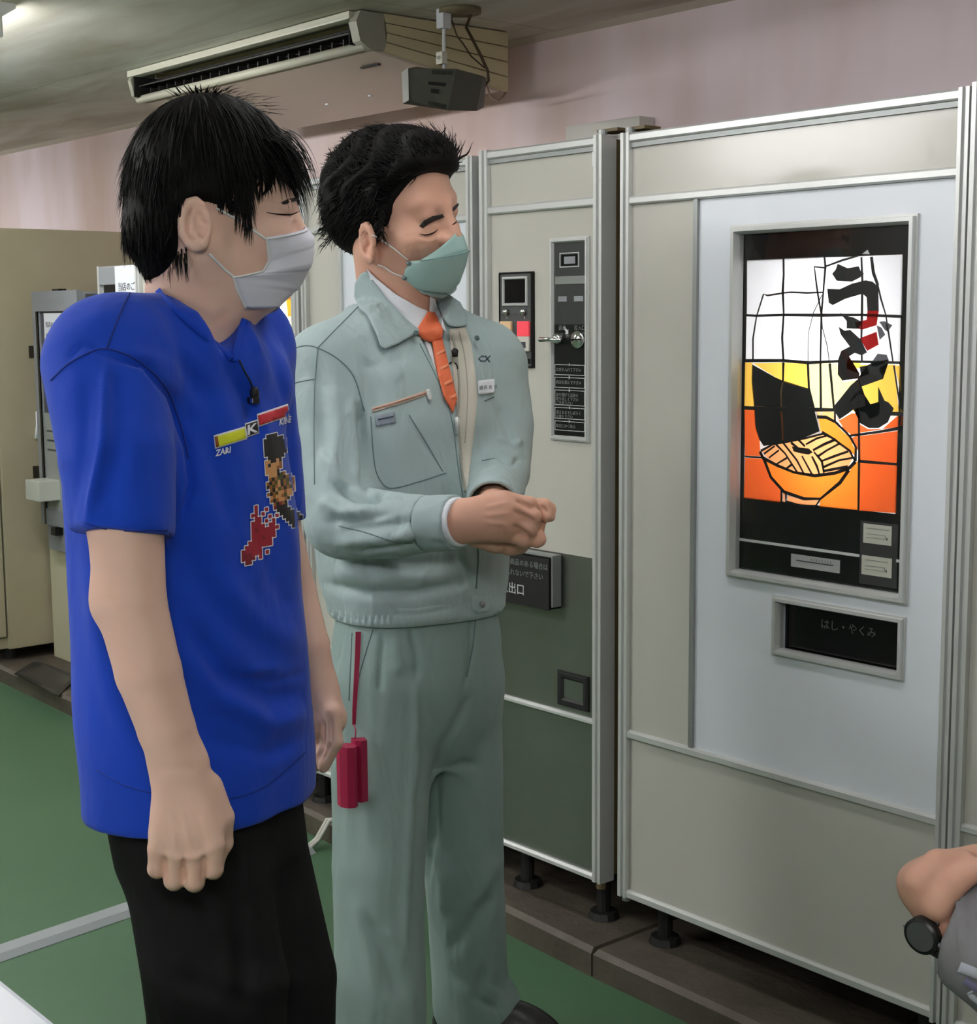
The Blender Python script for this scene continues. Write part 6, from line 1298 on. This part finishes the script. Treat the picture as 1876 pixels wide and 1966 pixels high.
    def panel(name, rows_, thick=.0016):
        G = []
        for n_, m_, bl in rows_:
            fr_ = mir(n_); cl = (n_ + m_) / 2 + H.S * (n_ - H.c).dot(H.S) * bl + H.F * .016; cr = mir(cl); row = [(1 - t) ** 2 * n_ + 2 * t * (1 - t) * cl + t * t * m_ for t in np.linspace(0, 1, 15)]; row += [(1 - t) ** 2 * m_ + 2 * t * (1 - t) * cr + t * t * fr_ for t in np.linspace(0, 1, 15)[1:]]; G.append(row)
        G = np.array(G); R_ = []
        for j in np.linspace(0, len(G) - 1, 10): i = min(int(j), len(G) - 2); t = j - i; R_.append(G[i] * (1 - t) + G[i + 1] * t)
        G = np.array(R_); nj, ni = G.shape[:2]; A = G.reshape(-1, 3); c = H.p(-.02, 0, -.06); d = A - c; d /= np.linalg.norm(d, axis=1)[:, None]; k = len(A); Fm = []
        for j in range(nj - 1):
            for i in range(ni - 1): a = j * ni + i; Fm += [(a, a + ni, a + ni + 1, a + 1), (k + a, k + a + 1, k + a + ni + 1, k + a + ni)]
        rg = [j * ni for j in range(nj)] + [(nj - 1) * ni + i for i in range(1, ni)] + [j * ni + ni - 1 for j in range(nj - 2, -1, -1)] + [i for i in range(ni - 2, 0, -1)]
        for i in range(len(rg)): a, b = rg[i], rg[(i + 1) % len(rg)]; Fm.append((a, k + a, k + b, b))
        return np.concatenate([A + d * .001, A - d * thick]), Fm, G, d.reshape(nj, ni, 3)
    V_, F_, G, d_ = panel('middle', [(A0, tip, .30), (A1, mpt(890, 515), .30), (A2, mpt(880, 545), .30), (on((800, 553), .005), mpt(862, 564), .30)]); mk = obj('face_mask', V_, F_, M_MASKG, T, True, label='pale green folded face mask')
    for row in (0, -1): MB().tube([G[row][i] + d_[row][i] * .0022 for i in range(2, len(G[row]) - 2)], .0007, 6).build('mask_stitch', M_STITCH, mk, True)
    V_, F_, _, _ = panel('upper', [(on((822, 488), .003), mpt(880, 441), .26), (on((806, 498), .003), mpt(893, 476), .28), (on((803, 505), .002), mpt(893, 486), .28)]); obj('upper_flap', V_, F_, M_MASKG, mk, True)
    V_, F_, _, _ = panel('lower', [(on((798, 548), .002), mpt(872, 552), .26), (on((806, 560), .003), mpt(848, 572), .26)]); obj('lower_flap', V_, F_, M_MASKG, mk, True)
    for p in ((786, 502), (778, 531)): h = cast(bvh_of(bm_), *p); MB().cyl(h[0] + h[1] * .006, h[1], .0042, .0016, 12).build('loop_weld', M_STITCH, mk, True)
    for lp in ([(784, 498), (760, 478), (735, 462), (714, 452)], [(776, 531), (755, 523), (738, 512), (726, 508)]): seam('ear_loop', lp, bvh_of(bm_), .0014, M_ELAST, mk, .002, False, 5)
    # ---- wavy hair
    C = Field(); C.ell(H.p(-.020, 0, .032), H.ax, (.118, .094, .106), .02); C.ell(H.p(-.080, 0, -.002), H.ax, (.058, .084, .086), .04); C.ell(H.p(.040, 0, .086), H.ax, (.062, .080, .048), .03)
    C.ell(H.p(.114, 0, -.026), H.ax, (.086, .16, .104), .015, '-')
    for s in (1, -1): C.ell(H.p(.014, s * .115, -.066), H.ax, (.046, .07, .056), .012, '-')
    C.ell(H.p(-.02, 0, -.165), H.ax, (.09, .12, .085), .02, '-')
    v, f = mesh_field(C, H.c - .26, H.c + .26, .0045)
    N = normals(v, f); loc = (v - H.c) @ H.ax.T; wv = .0055 * np.sin(loc[:, 0] * 120 + 3 * np.sin(loc[:, 2] * 50) + loc[:, 1] * 45) * np.clip(loc[:, 2] * 18, 0, 1); v = v + N * wv[:, None]
    hv = [(v, f)]; r = np.random.default_rng(11); ok = np.ones(len(v))
    for c_, r_ in ((H.p(.114, 0, -.026), (.086, .16, .104)), (H.p(.014, .115, -.066), (.046, .07, .056)), (H.p(.014, -.115, -.066), (.046, .07, .056)), (H.p(-.02, 0, -.165), (.09, .12, .085))): ok *= np.abs(skull_rad(H, c_, r_)(v)[0]) > .009
    ids = r.choice(len(v), 4200, p=ok / ok.sum()); li = loc[ids]
    back = -H.F * .9 + H.U * np.where((li[:, 2] > .06) | (li[:, 0] > .03), .45, -.75)[:, None]; tan = back - (back * N[ids]).sum(1)[:, None] * N[ids]; tan /= np.linalg.norm(tan, axis=1)[:, None] + 1e-9; d0 = tan + N[ids] * .05; d0 /= np.linalg.norm(d0, axis=1)[:, None]
    ln = r.uniform(.02, .055, len(ids)); ln = np.where(li[:, 2] < -.03, .018, ln); hv.append(hair_strands(v[ids] - N[ids] * .003, d0, ln, .0017, .5, H, skull_rad(H, H.p(-.020, 0, .032), (.117, .093, .105)), .001, grav=.12, curl=2.6, seed=6))
    st = []; dd = []; ll = []
    for k in range(60): a = r.uniform(-1, 1); st.append(H.p(.078 + r.uniform(-.03, .012), .066 * a, .105 + r.uniform(-.01, .025))); dd.append(nrm(-H.F * r.uniform(-.2, .8) + H.U * r.uniform(.5, 1) + H.S * a * .5)); ll.append(r.uniform(.012, .03))
    for k in range(120): a = r.uniform(-1.2, 1.2); st.append(H.p(-.135 + .03 * abs(a), .085 * math.sin(a), r.uniform(-.06, .02))); dd.append(nrm(-H.U * .6 - H.F * r.uniform(.2, 1) + H.S * math.sin(a) * .4)); ll.append(r.uniform(.015, .038))
    for k in range(60): st.append(H.p(r.uniform(.016, .034), .088, r.uniform(-.03, .02))); dd.append(nrm(-H.U + H.S * .05)); ll.append(r.uniform(.015, .03))
    hv.append(hair_strands(np.array(st), np.array(dd), np.array(ll), .0013, .6, H, None, seg=6, grav=.1, curl=2.5, seed=8)); v, f = merge(hv); fast_obj('hair', v, f, M_HAIR, T)
    # ---- microphone, pouch
    t = thing('clip_microphone', 'small black clip microphone beside the orange tie', 'microphone', at(868, 700, Z - .15), 'clip microphones')
    q = cast(bj, 866, 688); c = q[0] + q[1] * .016; MB().tube([c + [0, 0, .007], c + [0, 0, .003], c - [0, 0, .008]], [.003, .0062, .005], 12).build('capsule', M_RUBBER, t, True)
    cc = at(869, 707, proj(c)[2]); MB().tube([cc + cdir(1, 0, 0) * (.0085 * math.cos(a)) + cdir(0, 1, 0) * (.0105 * math.sin(a)) for a in np.linspace(-1.2, 4.6, 20)], .0013, 6).build('cord_loop', M_RUBBER, t, True)
    q = cast(bt, 685, 1480); zz = proj(q[0])[2] - .035
    t = thing('pouch', 'small pink case hanging from a strap at the work trousers', 'pouch', at(682, 1550, zz)); M_PK = mat('pouch_pink', srgb(172, 30, 76), .45); M_PK2 = mat('pouch_fold', srgb(160, 28, 70), .45)
    X_, U_, N_ = cdir(1, 0, .35), np.array([0, 0, 1.0]), None; N_ = np.cross(U_, X_); N_ = N_ if N_.dot(CAM - q[0]) > 0 else -N_; o = at(671, 1545, zz)
    def profile(pts, h0, h1): n = len(pts); Vp = [o + X_ * a + N_ * b + U_ * h0 for a, b in pts] + [o + X_ * a + N_ * b + U_ * h1 for a, b in pts]; return Vp, [tuple(range(n))[::-1], tuple(range(n, 2 * n))] + [(i, (i + 1) % n, n + (i + 1) % n, n + i) for i in range(n)]
    s = zz / FPX; hgt = 122 * s
    Vp, Fp = profile([(-22 * s, -.006), (-20 * s, .010), (-8 * s, .019), (6 * s, .019), (14 * s, .010), (14 * s, -.006), (0, -.012)], 0, hgt * .97); obj('case', Vp, Fp, M_PK, t, False)
    Vp, Fp = profile([(10 * s, -.004), (13 * s, .004), (22 * s, .010), (36 * s, .004), (36 * s, -.014), (10 * s, -.016)], hgt * .05, hgt * 1.04); obj('flap', Vp, Fp, M_PK2, t, False)
    pts = [cast(bt, x, y) for x, y in ((692, 1214), (690, 1260), (687, 1310), (684, 1360), (683, 1390))]; pts = [h[0] + h[1] * .006 for h in pts if h]
    Vs = []; Fs = []
    for i, p in enumerate(pts):
        w = (5.5 - i * .5) * s
        for a, b in ((-w, .001), (w, .001), (w, -.001), (-w, -.001)): Vs.append(p + X_ * a + N_ * b)
    for i in range(len(pts) - 1):
        for k in range(4): Fs.append((4 * i + k, 4 * i + (k + 1) % 4, 4 * i + 4 + (k + 1) % 4, 4 * i + 4 + k))
    obj('strap', Vs, Fs, M_PK2, t); MB().tube([pts[-1], at(683, 1402, zz + .004), at(682, 1418, zz)], .0012, 6).build('cord', M_PK2, t, True)
man_work()

# ================================================================== person at the right edge, of whom the photo shows one hand
def man_right():
    Z = 1.72
    el, sh = at(2060, 1930, 1.52), at(2230, 1120, 1.42); tc = at(2370, 1300, 1.52)
    T = thing('person', 'person in a grey sleeve whose wrist enters at the right edge', 'person', (tc[0], tc[1], 0))
    S = Field(); up = np.array([0, 0, 1.0]); tx = np.array([tc[0], tc[1], 0])
    B = Field(); w = at(1822, 1772, Z)
    B.cone(at(1960, 1850, Z - .06), w, .040, .030, .012); B.cone(w, at(1778, 1706, Z + .005), .030, .028, .012)
    for i, (m, p, e) in enumerate((((1764, 1690), (1802, 1656), (1850, 1652)), ((1754, 1694), (1806, 1664), (1870, 1664)), ((1756, 1706), (1818, 1684), (1880, 1684)), ((1764, 1722), (1826, 1704), (1876, 1704)))):
        zz = Z - .02 + .02 * i; B.cone(w, at(*m, zz), .018, .0150, .012); B.cone(at(*m, zz), at(*p, zz), .0150, .0140, .005); B.cone(at(*p, zz), at(*e, zz), .0145, .012, .006)
    B.cone(at(1790, 1700, Z), at(1876, 1662, Z + .01), .030, .024, .02)
    B.chain([at(1800, 1740, Z - .03), at(1840, 1690, Z - .04), at(1880, 1668, Z - .04)], [.016, .014, .012], .012)
    hd = np.array([tc[0], tc[1], 1.58]); HH = Head.__new__(Head); HH.c = hd; HH.F = nrm([-.75, .66, 0]); HH.U = up; HH.S = np.cross(HH.F, up); HH.ax = np.stack([HH.F, HH.S, HH.U]); face_field(B, HH, 1.0); B.cone(hd - [0, 0, .08], [tc[0], tc[1], 1.36], .055, .06, .03); B.cone([tc[0], tc[1], 1.36], sh, .06, .05, .04); B.cone(sh, el, .045, .038, .03); B.cone(el, at(1960, 1850, Z - .06), .038, .040, .03)
    lo = np.minimum(np.minimum(w, tc), at(1740, 1640, Z)) - .2; lo[2] = .4; hi = np.maximum(w, tc) + .25; hi[2] = 1.75
    v, f = mesh_field(B, lo, hi, .0035); fast_obj('body', v, f, M_SKIN2, T)
    wd = nrm(w - at(1960, 1850, Z - .06))
    S.chain([sh, el, at(1960, 1860, Z - .06), at(1868, 1790, Z - .01)], [.075, .068, .067, .067], .03, cut=(at(1850, 1776, Z - .012), nrm(wd + cdir(-.5, -.1, .3) * .3)))
    S.cone([tc[0], tc[1], 1.30], [tc[0], tc[1], .80], .15, .15, .05); S.cone([tc[0], tc[1], 1.32], sh, .08, .07, .06)
    hi2 = hi.copy(); hi2[:2] += .1; v, f = mesh_field(S, lo - [.05, .05, 0], hi2, .0055); v = smooth(v, f, 2)
    v = sculpt(v, f, [([(1838, 1700), (1846, 1760), (1850, 1850)], 6, .006), ([(1858, 1690), (1870, 1760), (1872, 1860)], 6, -.007), ([(1876, 1700), (1890, 1780), (1890, 1880)], 7, .006), ([(1845, 1720), (1858, 1780)], 4, -.004)])
    M_GS = mat('sweat_grey', srgb(132, 130, 134), .9, bump=(900, .4, .0008)); sl = fast_obj('sleeve', v, f, M_GS, T)
    bs_ = bvh_of((v, f)); M_ST = mat('stripe_white', srgb(190, 194, 206), .9)
    for y0, m in ((1856, M_ST), (1880, mat('stripe_violet', srgb(120, 118, 150), .9)), (1902, M_ST)): strip('sleeve_stripe', [(1842 + (y0 - 1856) * .5, y0), (1876, y0 + 14), (1930, y0 + 40)], 10, bs_, .002, .0015, m, sl, 12, 3)
    L = Field()
    for s in (-1, 1): L.cone([tc[0], tc[1] + s * .08, .80], [tc[0], tc[1] + s * .09, .08], .10, .07, .04); shoe(T, np.array([tc[0] - .17, tc[1] + s * .09, 0]), np.array([tc[0] + .08, tc[1] + s * .09, 0]))
    L.plane([0, 0, .03], (0, 0, -1)); v, f = mesh_field(L, [tc[0] - .3, tc[1] - .3, .02], [tc[0] + .3, tc[1] + .3, .95], .01); fast_obj('trousers', v, f, M_BLACKC, T)
    C = Field(); C.ell(HH.p(-.018, 0, .040), HH.ax, (.106, .088, .104), .02); C.ell(HH.p(.088, 0, -.030), HH.ax, (.085, .14, .09), .02, '-')
    for s in (1, -1): C.ell(HH.p(-.012, s * .10, -.05), HH.ax, (.04, .06, .06), .012, '-')
    v, f = mesh_field(C, hd - .2, hd + .2, .005); fast_obj('hair', v, f, M_HAIR, T)
    # wristwatch
    t = thing('wristwatch', 'chunky black wristwatch on the wrist at the right edge', 'watch', at(1800, 1800, Z - .03)); M_W = mat('watch_black', srgb(30, 32, 30), .4)
    ax = nrm(at(1960, 1850, Z - .06) - w); u_ = nrm(np.cross(ax, cdir(0, 0, 1))); q_ = np.cross(ax, u_); c0 = w - ax * .006; n = 18
    for k in range(n):
        a0, a1 = 2 * math.pi * k / n + .03, 2 * math.pi * (k + 1) / n - .03; Vw = []
        for rr in (.0345, .0420):
            for aa in (a0, a1):
                for off in (-.011, .011): Vw.append(c0 + (u_ * math.cos(aa) + q_ * math.sin(aa)) * rr + ax * off)
        obj('band_link', Vw, [(0, 1, 3, 2), (4, 6, 7, 5), (0, 4, 5, 1), (2, 3, 7, 6), (0, 2, 6, 4), (1, 5, 7, 3)], M_W, t)
    dd_ = nrm(cdir(-.80, .15, -.55)); dd_ = nrm(dd_ - ax * dd_.dot(ax)); cw = c0 + dd_ * .039; MB().cyl(cw, dd_, .021, .011, 28).build('watch_case', M_W, t, True); MB().cyl(cw + dd_ * .011, dd_, .017, .001, 24).build('dial', M_DGREY, t)
    for s in (-1, 1): MB().cyl(cw + dd_ * .006 + u_ * 0 + ax * (s * .020), ax * s, .003, .004, 10).build('crown', M_GREY, t, True)
man_right()

# ================================================================== white table and acrylic screen at the lower left
def table():
    t = thing('white_table', 'white table whose corner shows at the lower left', 'table', (-1.75, -2.0, 0))
    M_T = mat('table_white', srgb(232, 236, 244), .35); z = .70
    box('table_top', M_T, t, -2.35, -1.15, -2.25, -1.612, z - .025, z, .006)
    for x in (-2.28, -1.22):
        for y in (-2.18, -1.68): MB().tube([(x, y, 0), (x, y, z - .025)], .018, 12).build('leg', M_ALU, t, True)
table()
